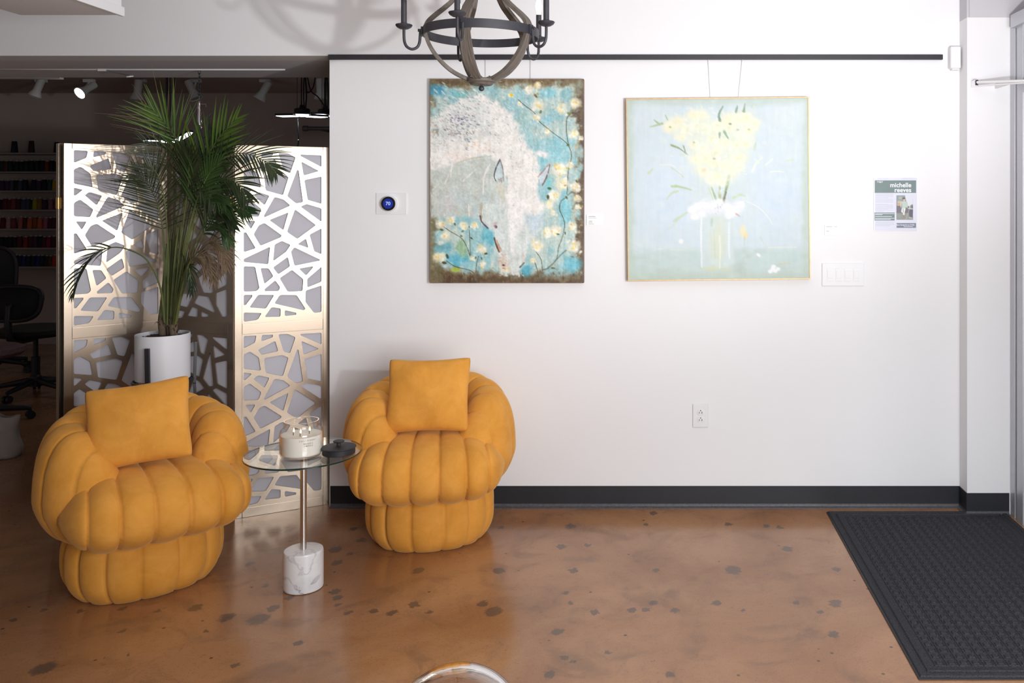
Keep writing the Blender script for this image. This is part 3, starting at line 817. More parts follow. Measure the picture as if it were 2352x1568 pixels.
# painting of a white horse: 30 x 40 inch canvas
yf = WY - .036
cx, cz = (xat(987, yf) + xat(1341, yf)) / 2, (zat(181, yf) + zat(650, yf)) / 2
pw, ph = xat(1341, yf) - xat(987, yf), zat(181, yf) - zat(650, yf)
t = thing('painting', 'unframed canvas painting of a white horse head with yellow blossoms', 'painting', (cx, WY, cz - ph / 2))
bm = BM(); box(bm, -pw / 2, pw / 2, -.0355, -.001, 0, ph, bev=.002)
obj('stretched_canvas', bm, M_canvas_side, t)
me = paint_mesh('painted_picture', horse_canvas(), pw - .002, ph - .002, -.036)
o = obj('painted_picture', me, M_paint1, t); o.location = (0, 0, ph / 2)
for wx in (1116, 1219):
    bm = BM(); x = xat(wx) - cx
    cyl(bm, (x, -.010, ph - .01), (x, -.010, zat(130) - (cz - ph / 2)), .0011, 6)
    obj('hanging_wire', bm, M_wire, t)

# painting of flowers in a glass vase: 36 inch square in a thin gilt frame, hung slightly crooked
yf = WY - .042
cx, cz = (xat(1437, yf) + xat(1863, yf)) / 2, (zat(222.5, yf) + zat(645, yf)) / 2
pw = .905; ph = .903
t = thing('painting', 'pale blue painting of white flowers in a glass vase, thin gilt frame', 'painting', (cx, WY, cz - ph / 2))
ang = math.radians(0.62)
R = T3(0, 0, ph / 2) @ Matrix.Rotation(-ang, 4, 'Y') @ T3(0, 0, -ph / 2)
bm = BM()
fw = .006
box(bm, -pw / 2, -pw / 2 + fw, -.043, -.001, 0, ph, R); box(bm, pw / 2 - fw, pw / 2, -.043, -.001, 0, ph, R)
box(bm, -pw / 2 + fw, pw / 2 - fw, -.043, -.001, 0, fw, R); box(bm, -pw / 2 + fw, pw / 2 - fw, -.043, -.001, ph - fw, ph, R)
obj('frame', bm, M_gold_frame, t)
bm = BM(); box(bm, -pw / 2 + fw, pw / 2 - fw, -.038, -.003, fw, ph - fw, R); obj('stretched_canvas', bm, M_silver_side, t)
me = paint_mesh('painted_picture', bouquet_canvas(), pw - 2 * fw, ph - 2 * fw, -.0385)
o = obj('painted_picture', me, M_paint2, t)
me.transform(R @ T3(0, 0, ph / 2))
for (ax, bx) in ((1626, 1632), (1705, 1695)):
    bm = BM(); x0 = xat(ax) - cx; x1 = xat(bx) - cx
    cyl(bm, (x0, -.010, zat(133) - (cz - ph / 2)), (x1, -.010, ph - .012), .0011, 6)
    obj('hanging_wire', bm, M_wire, t)

# small title cards
M_card = mat('white_card', (0.90, 0.90, 0.90, 1), .5, var=.01)
M_ink = mat('grey_ink', (0.45, 0.45, 0.47, 1), .6, var=.1)
def card(x0, x1, y0, y1, label, lines):
    d = WY - .005
    t = thing('title_card', label, 'label card', (xat(x0, d), WY, zat(y1, d)), 0, 'title cards beside the paintings')
    w = xat(x1, d) - xat(x0, d); h = zat(y0, d) - zat(y1, d)
    bm = BM(); box(bm, 0, w, -.005, 0, 0, h, bev=.0008); obj('card', bm, M_card, t)
    for fx0, fx1, fy, th in lines:
        bm = BM(); box(bm, w * fx0, w * fx1, -.0054, -.0049, h * (1 - fy) - h * th, h * (1 - fy))
        obj('text_line', bm, M_ink, t)
card(1347, 1382, 493, 517, 'small white title card on the wall just right of the horse painting', [(.14, .58, .14, .07), (.14, .64, .30, .04), (.16, .38, .58, .07), (.14, .4, .72, .05), (.14, .5, .86, .05)])
card(1894, 1930, 516, 540, 'small white title card right of the blue flower painting, above the switches', [(.10, .48, .15, .06), (.60, .8, .17, .04), (.10, .28, .58, .06)])

# thermostat
d = WY - .004
cx = (xat(864, d) + xat(934, d)) / 2; zb = zat(492, d); w = xat(934, d) - xat(864, d); h = zat(443, d) - zb
t = thing('thermostat', 'round wall thermostat reading 70 on blue display, white backing plate', 'thermostat', (cx, WY, zb))
bm = BM(); box(bm, -w / 2, w / 2, -.005, 0, 0, h, bev=.0015); obj('backing_plate', bm, M_whiteplastic, t, 30)
TM = T3(-.009, 0, h / 2) @ Matrix.Rotation(PI / 2, 4, 'X')
bm = BM(); lathe(bm, [(0, .005), (.0405, .005), (.0405, .010), (.0385, .016), (.0365, .026), (.0355, .0275), (0, .0275)], 48, TM); obj('dial_ring', bm, M_chrome, t, 40)
bm = BM(); lathe(bm, [(0, .0272), (.0352, .0272), (.0345, .0295), (.0325, .0302), (0, .0302)], 48, TM); obj('glass_face', bm, mat('black_glass', (.006, .006, .010, 1), .08, var=0), t, 40)
bm = BM(); lathe(bm, [(0, .0304), (.0250, .0304), (.0250, .0308), (0, .0308)], 48, TM); obj('display', bm, emat('blue_display', rgb(8, 30, 120), .55), t)
me = text_mesh('70', .024, .0004, 'CENTER', .0003); me.transform(T3(-.009, -.0311, h / 2) @ FACE)
obj('display_digits', me, emat('pale_digits', rgb(150, 170, 220), .7), t)

# duplex outlet
cx = (xat(1591) + xat(1627)) / 2; zb = zat(981)
t = thing('wall_outlet', 'white duplex power outlet low on the white wall', 'outlet', (cx, WY, zb))
w, h = .079, .118
bm = BM(); box(bm, -w / 2, w / 2, -.0065, 0, 0, h, bev=.004, seg=3); obj('cover_plate', bm, M_whiteplastic, t, 40)
M_slot = mat('outlet_slot', (.01, .01, .01, 1), .6, var=0)
for zc in (.077, .040):
    bm = BM()
    TM = T3(0, -.0060, zc) @ Matrix.Rotation(PI / 2, 4, 'X')
    vs = lathe(bm, [(0, .0), (.0172, .0), (.0172, .002), (.0160, .0030), (0, .0030)], 40, TM)
    for v in bm.verts: v.co.z = zc + max(-.0135, min(.0135, v.co.z - zc))
    sk = obj('socket', bm, M_whiteplastic, t, 40)
    bm = BM()
    box(bm, -.0075, -.0052, -.0095, -.0088, zc - .006, zc + .0025); box(bm, .0050, .0078, -.0095, -.0088, zc - .007, zc + .0035)
    cyl(bm, (0, -.0088, zc + .0085), (0, -.0095, zc + .0085), .0026, 12)
    obj('slots', bm, M_slot, sk)
bm = BM(); cyl(bm, (0, -.006, h / 2), (0, -.0078, h / 2), .0028, 14); obj('screw', bm, M_whiteplastic, t)

# four-gang dimmer plate
d = WY - .006
x0, x1 = xat(1888, d), xat(1985, d); zb, zt = zat(657, d), zat(604, d)
t = thing('light_switch_plate', 'wide white four-gang light switch plate right of the flower painting', 'light switch', ((x0 + x1) / 2, WY, zb))
w, h = x1 - x0, zt - zb
bm = BM(); box(bm, -w / 2, w / 2, -.007, 0, 0, h, bev=.003, seg=3); obj('cover_plate', bm, M_whiteplastic, t, 40)
for k in range(4):
    x = -w / 2 + w * (.19 + .207 * k)
    bm = BM(); box(bm, x - .0165, x + .0165, -.0085, -.005, h / 2 - .033, h / 2 + .033, bev=.001); sw = obj('dimmer', bm, M_whiteplastic, t, 30)
    bm = BM(); box(bm, x - .0125, x + .0125, -.0105, -.008, h / 2 - .018, h / 2 + .020, bev=.001); obj('rocker', bm, M_whiteplastic, sw, 30)
    bm = BM(); box(bm, x - .006, x + .006, -.0098, -.008, h / 2 - .026, h / 2 - .023); obj('slider', bm, M_whiteplastic, sw)

# notice in a clear holder
d = WY - .006
x0, x1 = xat(2007, d), xat(2107, d); zb, zt = zat(530.5, d), zat(407, d)
w, h = x1 - x0, zt - zb
t = thing('notice', 'printed notice with sage green banner in clear holder on the white wall', 'poster', ((x0 + x1) / 2, WY, zb))
M_paper = mat('lavender_white_paper', rgb(216, 218, 232), .5, var=.02)
M_sage = mat('sage_print', rgb(112, 130, 130), .5, var=.08, scale=20)
M_slate = mat('slate_print', rgb(118, 124, 144), .5, var=.05, scale=20)
M_print = mat('grey_print', rgb(190, 192, 208), .5, var=.05)
M_whiteprint = mat('white_print', rgb(238, 240, 250), .5, var=.0)
M_acryl = mat('clear_holder_edge', rgb(226, 228, 234), .15, var=.02)
bm = BM(); box(bm, -w / 2, w / 2, -.004, 0, 0, h, bev=.001); obj('holder', bm, M_acryl, t)
K = 860.0
def q(px, py):      # coordinates of the enlarged notice -> local x, z   (418..1278 across, 240..1308 down)
    return (-w / 2 + (px - 418) / 860 * w, h - (py - 240) / 1068 * h)
def prect(bm, xa, xb, ya, yb, y0=-.0046, y1=-.0040):
    a = q(xa, yb); b = q(xb, ya); box(bm, a[0], b[0], y0, y1, a[1], b[1])
bm = BM(); prect(bm, 432, 1268, 250, 1300); obj('paper', bm, M_paper, t)
bm = BM(); prect(bm, 438, 1255, 302, 550, -.0050, -.0045); obj('banner', bm, M_sage, t)
bm = BM(); prect(bm, 434, 830, 940, 1098, -.0050, -.0045); obj('text_box', bm, M_sage, t)
bm = BM(); prect(bm, 870, 1253, 1150, 1244, -.0050, -.0045); obj('text_box', bm, M_slate, t)
for s, px, py, sz, bold, al, sp in (('MEET', 484, 336, 48, .00006, 'LEFT', 1.0), ('michelle', 1160, 398, 118, .00065, 'RIGHT', 1.02), ('reeves', 1160, 496, 118, .00065, 'RIGHT', 1.02), ('New footprint at CHQ', 1222, 1186, 37, .00018, 'RIGHT', 1.0)):
    me = text_mesh(s, sz / 860 * w * 1.05, bold, al, .0002, sp)
    p = q(px, py); me.transform(T3(p[0], -.0053, p[1]) @ FACE)
    obj('lettering', me, M_whiteprint, t)
def print_line(xa, xb, ya, yb, m, y0=-.0049, y1=-.0045):
    bm = BM(); prect(bm, xa, xb, ya, yb, y0, y1); obj('text_line', bm, m, t)
for k, y in enumerate([563, 583, 603, 625, 646, 668, 690, 712, 732, 770, 788, 808, 828, 848, 868, 890, 912]):
    print_line(452, (800 if k % 5 != 4 else 700) if y != 912 else 635, y, y + 7, M_print)
for y, e in ((1125, 820), (1148, 815), (1176, 825), (1198, 740)): print_line(452, e, y, y + 8, M_print)
print_line(500, 700, 262, 268, M_print); print_line(975, 1200, 264, 271, M_print)
for y, e in ((958, 825), (976, 590), (1014, 775), (1050, 825), (1072, 755)): print_line(445, e, y, y + 9, M_whiteprint, -.0053, -.0049)
print_line(1010, 1192, 1216, 1224, M_whiteprint, -.0053, -.0049)
a = q(866, 1084); b = q(1196, 598)
me = paint_mesh('printed_photograph', portrait_canvas(), b[0] - a[0], b[1] - a[1], -.0049)
me.transform(T3((a[0] + b[0]) / 2, 0, (a[1] + b[1]) / 2))
obj('printed_photograph', me, vcmat('photo_print', .4), t)

# sensor at the corner of the wall
d = WY - .04
t = thing('wall_sensor', 'small white sensor box in the corner at the end of the picture rail', 'sensor', (xat(2195, d), WY, zat(160, d)))
h = zat(106, d) - zat(160, d)
bm = BM(); box(bm, -.0265, .0265, -.045, 0, .006, h, bev=.008, seg=3); obj('housing', bm, M_whiteplastic, t, 40)
bm = BM(); box(bm, -.016, .02, -.035, 0, 0, .008, bev=.002); obj('mounting_foot', bm, M_whiteplastic, t, 40)

# white rod by the entrance
t = thing('curtain_rod', 'slim white rod on small brackets beside the entrance door', 'rod', tuple(P(2237, 190, PY)))
o0 = P(2237, 190, PY)
a = P(2240, 189, 4.31) - o0; b = P(2352, 185.5, 4.10) - o0; c = P(2372, 185, 4.06) - o0
bm = BM(); tube(bm, [a, b, c], .0065, 12); obj('rod', bm, M_whiteplastic, t, 40)
bm = BM(); tube(bm, [a + Vector((0, .012, -.016)), b + Vector((0, .012, -.008)), c + Vector((0, .012, -.007))], .004, 10); obj('inner_rod', bm, M_whiteplastic, t, 40)
bm = BM()
box(bm, a.x - .006, a.x + .012, a.y - .012, -.0005, a.z - .020, a.z + .012, bev=.003)
obj('bracket', bm, M_chrome, t, 40)
bm = BM(); e = P(2317, 188, 4.19) - o0
box(bm, e.x - .005, e.x + .006, e.y - .010, -.0005, e.z - .012, e.z + .010, bev=.002); obj('bracket', bm, M_whiteplastic, t, 40)
# ------------------------------------------------------------------ mustard velvet tub chairs
def velvet():
    m, nt, b = newmat('mustard_velvet')
    L = nt.links.new
    tc = nt.nodes.new('ShaderNodeTexCoord')
    n = nt.nodes.new('ShaderNodeTexNoise'); n.inputs['Scale'].default_value = 9; n.inputs['Detail'].default_value = 7; n.inputs['Roughness'].default_value = .65; n.inputs['Distortion'].default_value = .5
    L(tc.outputs['Object'], n.inputs['Vector'])
    n2 = nt.nodes.new('ShaderNodeTexNoise'); n2.inputs['Scale'].default_value = 420; n2.inputs['Detail'].default_value = 2
    L(tc.outputs['Object'], n2.inputs['Vector'])
    r = nt.nodes.new('ShaderNodeMapRange'); L(n.outputs['Fac'], r.inputs[0]); r.inputs[1].default_value = .34; r.inputs[2].default_value = .66
    mx = nt.nodes.new('ShaderNodeMix'); mx.data_type = 'RGBA'
    mx.inputs['A'].default_value = (0.66, 0.285, 0.040, 1); mx.inputs['B'].default_value = (0.78, 0.36, 0.068, 1)
    L(r.outputs[0], mx.inputs['Factor']); L(mx.outputs['Result'], b.inputs['Base Color'])
    b.inputs['Roughness'].default_value = .85
    b.inputs['Specular IOR Level'].default_value = .2
    b.inputs['Sheen Weight'].default_value = .35; b.inputs['Sheen Roughness'].default_value = .4
    b.inputs['Sheen Tint'].default_value = (1, .75, .4, 1)
    bp = nt.nodes.new('ShaderNodeBump'); bp.inputs['Strength'].default_value = .25; bp.inputs['Distance'].default_value = .0015
    L(n2.outputs['Fac'], bp.inputs['Height'])
    n3 = nt.nodes.new('ShaderNodeTexNoise'); n3.inputs['Scale'].default_value = 22; n3.inputs['Detail'].default_value = 3
    L(tc.outputs['Object'], n3.inputs['Vector'])
    bp2 = nt.nodes.new('ShaderNodeBump'); bp2.inputs['Strength'].default_value = .3; bp2.inputs['Distance'].default_value = .006
    L(n3.outputs['Fac'], bp2.inputs['Height']); L(bp.outputs['Normal'], bp2.inputs['Normal'])
    L(bp2.outputs['Normal'], b.inputs['Normal'])
    return m
M_velvet = velvet()

def puff(u):
    """channel cross profile: 0 at a seam, 1 in the middle of a channel"""
    s = abs(math.sin(PI * u))
    return s ** 0.40

def spow(c, e):
    return math.copysign(abs(c) ** e, c)

def grid_mesh(rows, close_u=True, cap0=None, cap1=None):
    """rows: list of rings of points"""
    bm = BM()
    R = [[bm.verts.new(p) for p in ring] for ring in rows]
    n = len(R[0])
    for a, c in zip(R[:-1], R[1:]):
        for i in range(n if close_u else n - 1):
            j = (i + 1) % n
            bm.faces.new((a[i], a[j], c[j], c[i]))
    for cap, ring in ((cap0, R[0]), (cap1, R[-1])):
        if cap is not None:
            v = bm.verts.new(cap)
            for i in range(n):
                j = (i + 1) % n
                bm.faces.new((v, ring[j], ring[i]) if cap is cap0 else (v, ring[i], ring[j]))
    bmesh.ops.recalc_face_normals(bm, faces=bm.faces[:])
    return bm

def seam_noise(t, k):
    return math.sin(37 * t + k * 5.1) * .5 + math.sin(83 * t + k * 2.3) * .5

def chair_base():
    """barrel base: vertical channels"""
    N = 14; rows = []
    for iz in range(27):
        v = iz / 26.0
        z = .002 + v * .285
        bulge = 1 - abs(2 * v - .95) ** 2.8 * .20
        ring = []
        for it in range(N * 14):
            th = 2 * PI * it / (N * 14)
            p = puff(it / 14.0)
            s = bulge * (0.925 + .075 * p) - .004 * (1 - p) * max(0, seam_noise(z * 9, it // 14))
            ex = .9
            ring.append((.288 * s * spow(math.cos(th), ex), .02 + .258 * s * spow(math.sin(th), ex), z))
        rows.append(ring)
    return grid_mesh(rows, True, (0, .02, .002), (0, .02, .287))

def chair_seat():
    """puffy seat of lengthwise channels that fan out and roll over the front"""
    N = 7; rows = []
    a = .335
    K = N * 16
    for iu in range(1, K):
        u = iu / K * 2 - 1                 # -1..1 across
        x = a * (.55 * u + .45 * math.sin(u * PI / 2))
        env = max(0.0, 1 - abs(u) ** 3.4) ** .40
        p = puff(iu / 16.0)
        ring = []
        for k in range(84):
            t = 2 * PI * k / 84
            cy, cz = spow(math.cos(t), .80), spow(math.sin(t), .80)      # cy = -1 front
            fan = .80 - .20 * cy                                        # narrow at the back, wide in front
            w = .0040 * (1 - p) * seam_noise(t, iu // 16)
            g = (1 - p)
            s = env
            ring.append((x * fan + w * .9, -.072 + (.340 * s - .027 * g * env) * cy + w, .367 + (.152 * s - .020 * g * env) * cz + w * .5))
        rows.append(ring)
    return grid_mesh(rows, True, (-a * .8, -.07, .36), (a * .8, -.07, .36))

def chair_shell():
    """wrap-around back and arms: radial channels, rounded arm ends"""
    PHI = math.radians(150); N = 13; K = N * 18
    rows = []
    for i in range(1, K):
        u = i / K * 2 - 1
        phi = u * PHI
        au = abs(u)
        end = max(0.0, 1 - max(0.0, (au - .66) / .34) ** 2.2) ** .5
        p = puff(i / 18.0)
        g = 1 - p
        top = .715 - .055 * sst1(.15, .80, au) - .05 * sst1(.7, 1.0, au)
        bot = .235
        zc = (top + bot) / 2; hz = (top - bot) / 2
        zc = zc - .02 * sst1(.7, 1, au)
        Rc = .268 + .006 * sst1(.3, .8, au) - .012 * sst1(.8, 1, au)
        ra = .114
        ring = []
        for k in range(64):
            t = 2 * PI * k / 64
            c, q = spow(math.cos(t), .85), spow(math.sin(t), .85)
            w = .0030 * g * seam_noise(t, i // 18)
            rad = Rc + ((ra - .0125 * g) * end + w) * c - .035 * (q + .3) * (-1 if q < -.3 else .35)
            z = zc + ((hz - .0125 * g) * (end ** .8) + w) * q
            # seams sweep forward towards the foot on the outside
            ph = phi
            ring.append((rad * math.sin(ph), rad * math.cos(ph) * .97, z))
        rows.append(ring)
    def cap(sg):
        return (.258 * math.sin(sg * PHI), .258 * math.cos(PHI) * .97, .375)
    return grid_mesh(rows, True, cap(-1), cap(1))

def sst1(a, b, x):
    t = max(0.0, min(1.0, (x - a) / (b - a))); return t * t * (3 - 2 * t)

def pillow_mesh(w, h, T, seed=0):
    rng = random.Random(seed)
    n = 40
    ph = [rng.random() * 6.28 for _ in range(8)]
    bm = BM()
    def pt(i, j, side):
        u = i / n * 2 - 1; v = j / n * 2 - 1
        x = u * w / 2 * (1 - .07 * (1 - v * v) * abs(u) ** 2) ; z = v * h / 2 * (1 - .085 * (1 - u * u) * abs(v) ** 2)
        kk = 1 - .05 * (abs(u) * abs(v)) ** 7; x *= kk; z *= kk
        th = ((1 - abs(u) ** 2.6) * (1 - abs(v) ** 2.6)) ** .55
        crease = .006 * math.sin(5 * u + 3 * v + ph[0]) * (1 - u * u) + .004 * math.sin(9 * u * v + ph[1])
        edge = max(abs(u), abs(v)) ** 6
        crease += .004 * edge * (math.sin(22 * u + ph[2]) + math.sin(25 * v + ph[3])) * th
        return Vector((x, side * (T * th + crease * th) , z))
    V = {}
    for side in (-1, 1):
        for i in range(n + 1):
            for j in range(n + 1):
                if side == 1 and (i in (0, n) or j in (0, n)):
                    V[(side, i, j)] = V[(-1, i, j)]
                else:
                    V[(side, i, j)] = bm.verts.new(pt(i, j, side))
    for side in (-1, 1):
        for i in range(n):
            for j in range(n):
                q = [V[(side, i, j)], V[(side, i + 1, j)], V[(side, i + 1, j + 1)], V[(side, i, j + 1)]]
                bm.faces.new(q if side == -1 else list(reversed(q)))
    return bm

def armchair(loc, rz, label):
    t = thing('armchair', label, 'armchair', loc, rz, 'mustard velvet tub chairs')
    obj('base', chair_base(), M_velvet, t, True)
    obj('seat', chair_seat(), M_velvet, t, True)
    obj('backrest', chair_shell(), M_velvet, t, True)
    return t

CA = (-1.015, 4.075, 0); CB = (-2.045, 3.60, 0)
ch1 = armchair(CA, math.radians(10), 'mustard velvet channelled tub chair against the white wall')
ch2 = dup(ch1, CB, math.radians(43), 'mustard velvet channelled tub chair in front of the gold screen and palm')

def pillow(loc, rot, w, h, label, seed):
    o = obj('throw_pillow', pillow_mesh(w, h, .062, seed), M_velvet, None, True)
    o.location = loc; o.rotation_euler = rot
    tag(o, label, 'pillow', 'mustard throw pillows')
    return o
pillow((-.996, 3.955, .672), (math.radians(-22), math.radians(-1.0), math.radians(3)), .372, .335, 'square mustard velvet pillow on the chair against the white wall', 3)
pillow((-2.000, 3.47, .668), (math.radians(-27), math.radians(-6), math.radians(21)), .375, .335, 'mustard velvet pillow on the chair in front of the palm', 8)

# ------------------------------------------------------------------ glass and marble side table
def glassmat(name, col=(1, 1, 1, 1), rough=0.0, ior=1.46):
    m, nt, b = newmat(name)
    b.inputs['Base Color'].default_value = col; b.inputs['Roughness'].default_value = rough
    b.inputs['Transmission Weight'].default_value = 1.0; b.inputs['IOR'].default_value = ior
    return m
def marble():
    m, nt, b = newmat('white_marble'); L = nt.links.new
    tc = nt.nodes.new('ShaderNodeTexCoord')
    mp = nt.nodes.new('ShaderNodeMapping'); mp.inputs['Rotation'].default_value = (.3, .9, .4); mp.inputs['Location'].default_value = (.03, .02, .055)
    L(tc.outputs['Object'], mp.inputs['Vector'])
    n = nt.nodes.new('ShaderNodeTexNoise'); n.inputs['Scale'].default_value = 5.5; n.inputs['Detail'].default_value = 8; n.inputs['Distortion'].default_value = 1.0
    L(mp.outputs['Vector'], n.inputs['Vector'])
    s = nt.nodes.new('ShaderNodeMath'); s.operation = 'SUBTRACT'; s.inputs[1].default_value = .5; L(n.outputs['Fac'], s.inputs[0])
    a = nt.nodes.new('ShaderNodeMath'); a.operation = 'ABSOLUTE'; L(s.outputs[0], a.inputs[0])
    r = nt.nodes.new('ShaderNodeMapRange'); r.interpolation_type = 'SMOOTHSTEP'; L(a.outputs[0], r.inputs[0])
    r.inputs[1].default_value = 0; r.inputs[2].default_value = .028; r.inputs[3].default_value = .75; r.inputs[4].default_value = 0
    n2 = nt.nodes.new('ShaderNodeTexNoise'); n2.inputs['Scale'].default_value = 9; n2.inputs['Detail'].default_value = 5; L(tc.outputs['Object'], n2.inputs['Vector'])
    mx = nt.nodes.new('ShaderNodeMix'); mx.data_type = 'RGBA'; mx.inputs['A'].default_value = (.82, .82, .83, 1); mx.inputs['B'].default_value = (.60, .60, .63, 1)
    rr = nt.nodes.new('ShaderNodeMapRange'); L(n2.outputs['Fac'], rr.inputs[0]); rr.inputs[1].default_value = .5; rr.inputs[2].default_value = .8
    L(rr.outputs[0], mx.inputs['Factor'])
    m2 = nt.nodes.new('ShaderNodeMix'); m2.data_type = 'RGBA'; L(mx.outputs['Result'], m2.inputs['A']); m2.inputs['B'].default_value = (.25, .25, .28, 1)
    g = nt.nodes.new('ShaderNodeMath'); g.operation = 'MULTIPLY'; L(r.outputs[0], g.inputs[0]); L(rr.outputs[0], g.inputs[1])
    ad = nt.nodes.new('ShaderNodeMath'); ad.operation = 'MULTIPLY_ADD'; L(r.outputs[0], ad.inputs[0]); ad.inputs[1].default_value = .45; L(g.outputs[0], ad.inputs[2])
    L(ad.outputs[0], m2.inputs['Factor']); L(m2.outputs['Result'], b.inputs['Base Color'])
    b.inputs['Roughness'].default_value = .22
    return m
TX, TY = (697 - VX) / FPX * 3.54, 3.54
TOP = .536
def thinglass(name, tint, ior=1.5):
    m = bpy.data.materials.new(name); m.use_nodes = True; nt = m.node_tree; nt.nodes.clear()
    o = nt.nodes.new('ShaderNodeOutputMaterial'); mx = nt.nodes.new('ShaderNodeMixShader'); t = nt.nodes.new('ShaderNodeBsdfTransparent'); g = nt.nodes.new('ShaderNodeBsdfGlossy')
    f = nt.nodes.new('ShaderNodeLayerWeight'); f.inputs['Blend'].default_value = .5
    pw = nt.nodes.new('ShaderNodeMath'); pw.operation = 'POWER'; pw.inputs[1].default_value = 3.6; nt.links.new(f.outputs['Facing'], pw.inputs[0])
    ml = nt.nodes.new('ShaderNodeMath'); ml.operation = 'MULTIPLY_ADD'; ml.inputs[1].default_value = .92; ml.inputs[2].default_value = .045; nt.links.new(pw.outputs[0], ml.inputs[0])
    t.inputs['Color'].default_value = tint; g.inputs['Roughness'].default_value = .01
    nt.links.new(ml.outputs[0], mx.inputs[0]); nt.links.new(t.outputs[0], mx.inputs[1]); nt.links.new(g.outputs[0], mx.inputs[2]); nt.links.new(mx.outputs[0], o.inputs[0])
    return m
M_tglass = thinglass('table_glass', (.95, .975, .965, 1))
M_gedge = mat('green_glass_edge', (.010, .028, .022, 1), .15, var=.1)
t = thing('side_table', 'round glass side table with steel post and white marble drum base', 'side table', (TX, TY, 0))
bm = BM(); lathe(bm, [(0, 0), (.069, 0), (.074, .003), (.0755, .008), (.0755, .144), (.073, .151), (.068, .1535), (0, .1535)], 64); obj('marble_base', bm, marble(), t, 40)
bm = BM(); lathe(bm, [(0, .150), (.0122, .150), (.0122, TOP - .010), (0, TOP - .010)], 32); obj('post', bm, M_steel, t, 40)
bm = BM(); lathe(bm, [(0, TOP - .0125), (.032, TOP - .0125), (.032, TOP - .0085), (0, TOP - .0085)], 32); obj('mounting_disc', bm, M_steel, t, 40)
bm = BM(); lathe(bm, [(0, TOP - .0082), (.2185, TOP - .0082), (.2200, TOP - .0070), (.2200, TOP - .0012), (.2185, TOP), (0, TOP)], 96); tt = obj('glass_top', bm, M_tglass, t)
bm = BM(); lathe(bm, [(.2202, TOP - .0072), (.2212, TOP - .0064), (.2212, TOP - .0018), (.2202, TOP - .0010)], 96, closed=True); obj('polished_edge', bm, M_gedge, tt, 40)

# three-wick jar candle, burning
c = P(692, 1036, 3.50)
JX, JY = TX + .006, 3.505
M_jar = thinglass('jar_glass', (.985, .985, .985, 1))
def waxmat():
    m, nt, b = newmat('cream_wax')
    b.inputs['Base Color'].default_value = (.95, .90, .81, 1); b.inputs['Roughness'].default_value = .55
    b.inputs['Subsurface Weight'].default_value = .25; b.inputs['Subsurface Radius'].default_value = (.02, .012, .007); b.inputs['Subsurface Scale'].default_value = .5
    return m
M_wax = waxmat()
t = thing('candle_jar', 'lit cream jar candle in clear glass on the side table', 'candle', (JX, JY, TOP + .0004))
bm = BM()
lathe(bm, [(0, 0), (.072, 0), (.079, .005), (.0815, .014), (.0815, .084), (.079, .098), (.069, .109), (.0650, .112), (.0650, .118), (.0675, .120), (.0675, .124), (.0650, .126), (.0650, .131), (.0662, .133), (.0650, .135),
           (.0615, .135), (.0612, .112), (.066, .106), (.0760, .095), (.0782, .084), (.0782, .014), (.075, .007), (0, .006)], 72, sy=.98)
obj('glass_jar', bm, M_jar, t, 50)
bm = BM(); lathe(bm, [(0, .0062), (.0745, .0075), (.0779, .0142), (.0779, .082), (.060, .0815), (.040, .079), (0, .078)], 56, sy=.98); obj('wax', bm, M_wax, t, 40)
M_wick = mat('burnt_wick', (.02, .015, .012, 1), .9, var=.2)
M_flame = emat('flame', (1.0, .60, .24, 1), 4)
for wx, wy in ((-.028, -.010), (.006, -.028), (.026, .012)):
    bm = BM(); tube(bm, [(wx, wy, .077), (wx, wy, .088), (wx + .002, wy, .093)], .0014, 8); wk = obj('wick', bm, M_wick, t)
    bm = BM(); lathe(bm, [(0, .090), (.0028, .093), (.0034, .097), (.0022, .103), (0, .109)], 14, T3(wx + .002, wy, 0)); obj('flame', bm, M_flame, wk, True)
M_letter = mat('grey_lettering', (.33, .31, .29, 1), .6, var=.05)
# printed words wrap round the jar's right front
for s, zz, a0 in (('CALIFORNIA', .072, .30), ('WOODS', .060, .50), ('SMOKE', .051, .50)):
    n = len(s); dA = .092
    for k, chx in enumerate(s):
        if s == 'CALIFORNIA' and k > 8: continue
        me = text_mesh(chx, .0072, .0001, 'CENTER', .00012)
        A = math.radians(-90) + a0 + k * dA
        M = T3(.0818 * math.cos(A), .0802 * math.sin(A), zz) @ Matrix.Rotation(A + PI / 2, 4, 'Z') @ FACE
        me.transform(M); obj('lettering', me, M_letter, t)

# lid
M_lid = mat('matte_black_lid', (.018, .018, .022, 1), .55, var=.15, scale=40)
LP = P(777, 1040, 3.52)
t = thing('candle_lid', 'matte black candle lid with small knob lying on the glass table top', 'lid', (LP.x, 3.525, TOP + .0004))
bm = BM(); lathe(bm, [(0, 0), (.0615, 0), (.0625, .002), (.0625, .0215), (.0655, .0225), (.0668, .0245), (.0655, .0265), (.058, .0280), (.020, .0292), (0, .0295)], 64); obj('lid_disc', bm, M_lid, t, 40)
bm = BM(); lathe(bm, [(0, .029), (.011, .029), (.008, .032), (.0075, .041), (.010, .0435), (.0205, .0455), (.0215, .0475), (.020, .050), (0, .051)], 40); obj('knob', bm, M_lid, t, 40)

